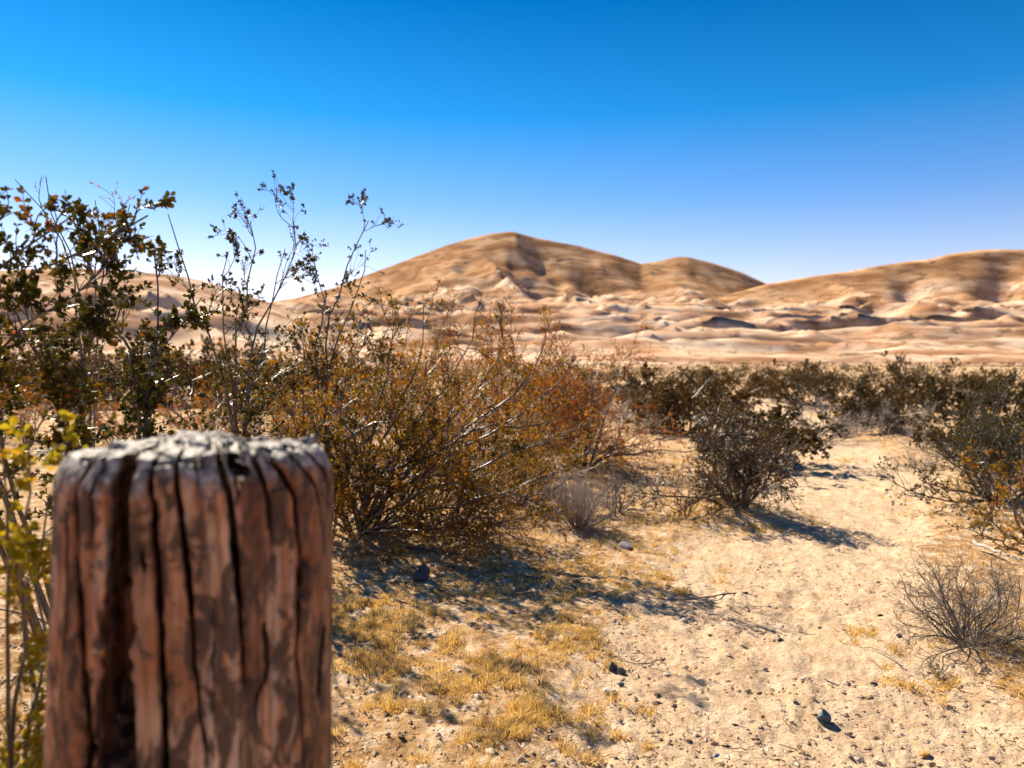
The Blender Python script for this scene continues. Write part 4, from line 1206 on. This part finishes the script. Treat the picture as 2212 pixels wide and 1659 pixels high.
stone(1350, 1182, 32, 17, 'stone_white', 8, 'white stone on dry grass below the pale grey bush')
stone(1345, 1490, 18, 10, 'stone_dark', 9, 'flat dark chip just right of the white stone below the black pair')
stone(1557, 1648, 24, 9, 'stone_blue', 10, 'tiny blue chip at the bottom edge of the sand')
stone(2010, 1646, 30, 10, 'stone_orange', 11, 'flat orange stone in the bottom right of the sand')
stone(2160, 1192, 20, 16, 'stone_orange', 12, 'round tan stone under the sprigged branch by the right edge')
stone(1950, 1383, 16, 9, 'stone_dark', 13, 'little dark stone left of the grey dead bush')
stone(1480, 1345, 16, 8, 'stone_white', 14, 'small white pebble by the long twigs at the path edge')
stone(800, 1500, 18, 10, 'stone_white', 15, 'small pale pebble on bright sand close to the post')
stone(1690, 1390, 18, 9, 'stone_dark', 16, 'small dark stone in the middle of the path')

def stick(polys, rad, mat, label, name='twig', group='dead twigs on the sand', seed=1):
    """a fallen branch: first polyline is the main stem, the others fork from it; lift is metres above ground"""
    rng = np.random.default_rng(seed)
    Vs, Qs, off = [], [], 0
    x0, y0, z0 = gp(polys[0][0][0], polys[0][0][1])
    for k_, pl in enumerate(polys):
        pp = []
        for (u, v, lift) in pl:
            x, y, z = gp(u, v)
            # a lifted point keeps its place in the picture: it stands nearer than the ground seen behind it
            d = (CAM_H - z - lift) * F_PX / max(v * K - HOR, 1)
            xx = (u * K - 512) / F_PX * d
            pp.append((xx - x0, d - y0, gz(xx, d) + lift + rad - z0))
        P_ = resample(pp, 12, rng, rad * 0.5)[None]
        r_ = (rad * (1 if k_ == 0 else 0.7)) * np.linspace(1, 0.45, 12)[None]
        V, Q = tubes(P_, r_, 6)
        Vs.append(V); Qs.append(Q + off); off += len(V)
    o_ = link(name, np_mesh(name, np.vstack(Vs), np.vstack(Qs), None, M[mat], True))
    o_.location = (x0, y0, z0)
    tag(o_, label, 'twig', group)
    return o_
stick([[(1180, 1255, 0), (1135, 1255, .01), (1100, 1225, .03), (1070, 1198, .06), (1040, 1170, .08), (980, 1148, .10)],
       [(1080, 1207, .05), (1078, 1180, .09), (1085, 1150, .13)], [(1160, 1255, 0), (1200, 1240, .02), (1240, 1252, 0)],
       [(1060, 1192, .06), (1030, 1188, .05), (1000, 1172, .06)]], 0.006, 'bark', 'black forked fallen branch in the grass below the thicket', 'fallen_branch', seed=3)
stick([[(1120, 1222, .015), (1085, 1205, .03), (1050, 1203, .03), (1010, 1208, .01)], [(1085, 1205, .03), (1105, 1218, .02)]], 0.004, 'pale_twig', 'pale bleached twig lying across the black forked branch', 'twig', seed=4)
stick([[(1620, 1285, 0), (1560, 1290, .01), (1500, 1300, .01), (1430, 1300, .01), (1360, 1285, 0)]], 0.004, 'bark', 'long thin dark stick at the path edge, right of the bush shade', 'stick', seed=5)
stick([[(1440, 1430, 0), (1390, 1445, .004), (1330, 1440, .004)], [(1390, 1445, .004), (1410, 1425, .02)]], 0.0025, 'grey_twig', 'thin grey twig on bright sand just above the black pair of stones', 'twig', seed=6)
stick([[(1788, 1472, .004), (1815, 1485, .004), (1840, 1494, 0)]], 0.003, 'bark', 'short dark twig on the path above the blue grey stone', 'twig', seed=7)
stick([[(2110, 1180, .03), (2160, 1200, .03), (2230, 1228, .02)]], 0.012, 'pale_twig', 'pale grey stick slanting in from the right edge above the dead bush', 'stick', seed=8)
stick([[(1960, 1445, .01), (1930, 1420, .02), (1890, 1400, .01), (1860, 1402, 0)]], 0.0025, 'bark', 'thin dark twig on the sand left of the dead bush', 'twig', seed=9)
stick([[(1600, 1330, 0), (1540, 1310, .01), (1480, 1312, .01)]], 0.003, 'bark', 'short dark stick beside the long thin one at the path edge', 'stick', seed=10)
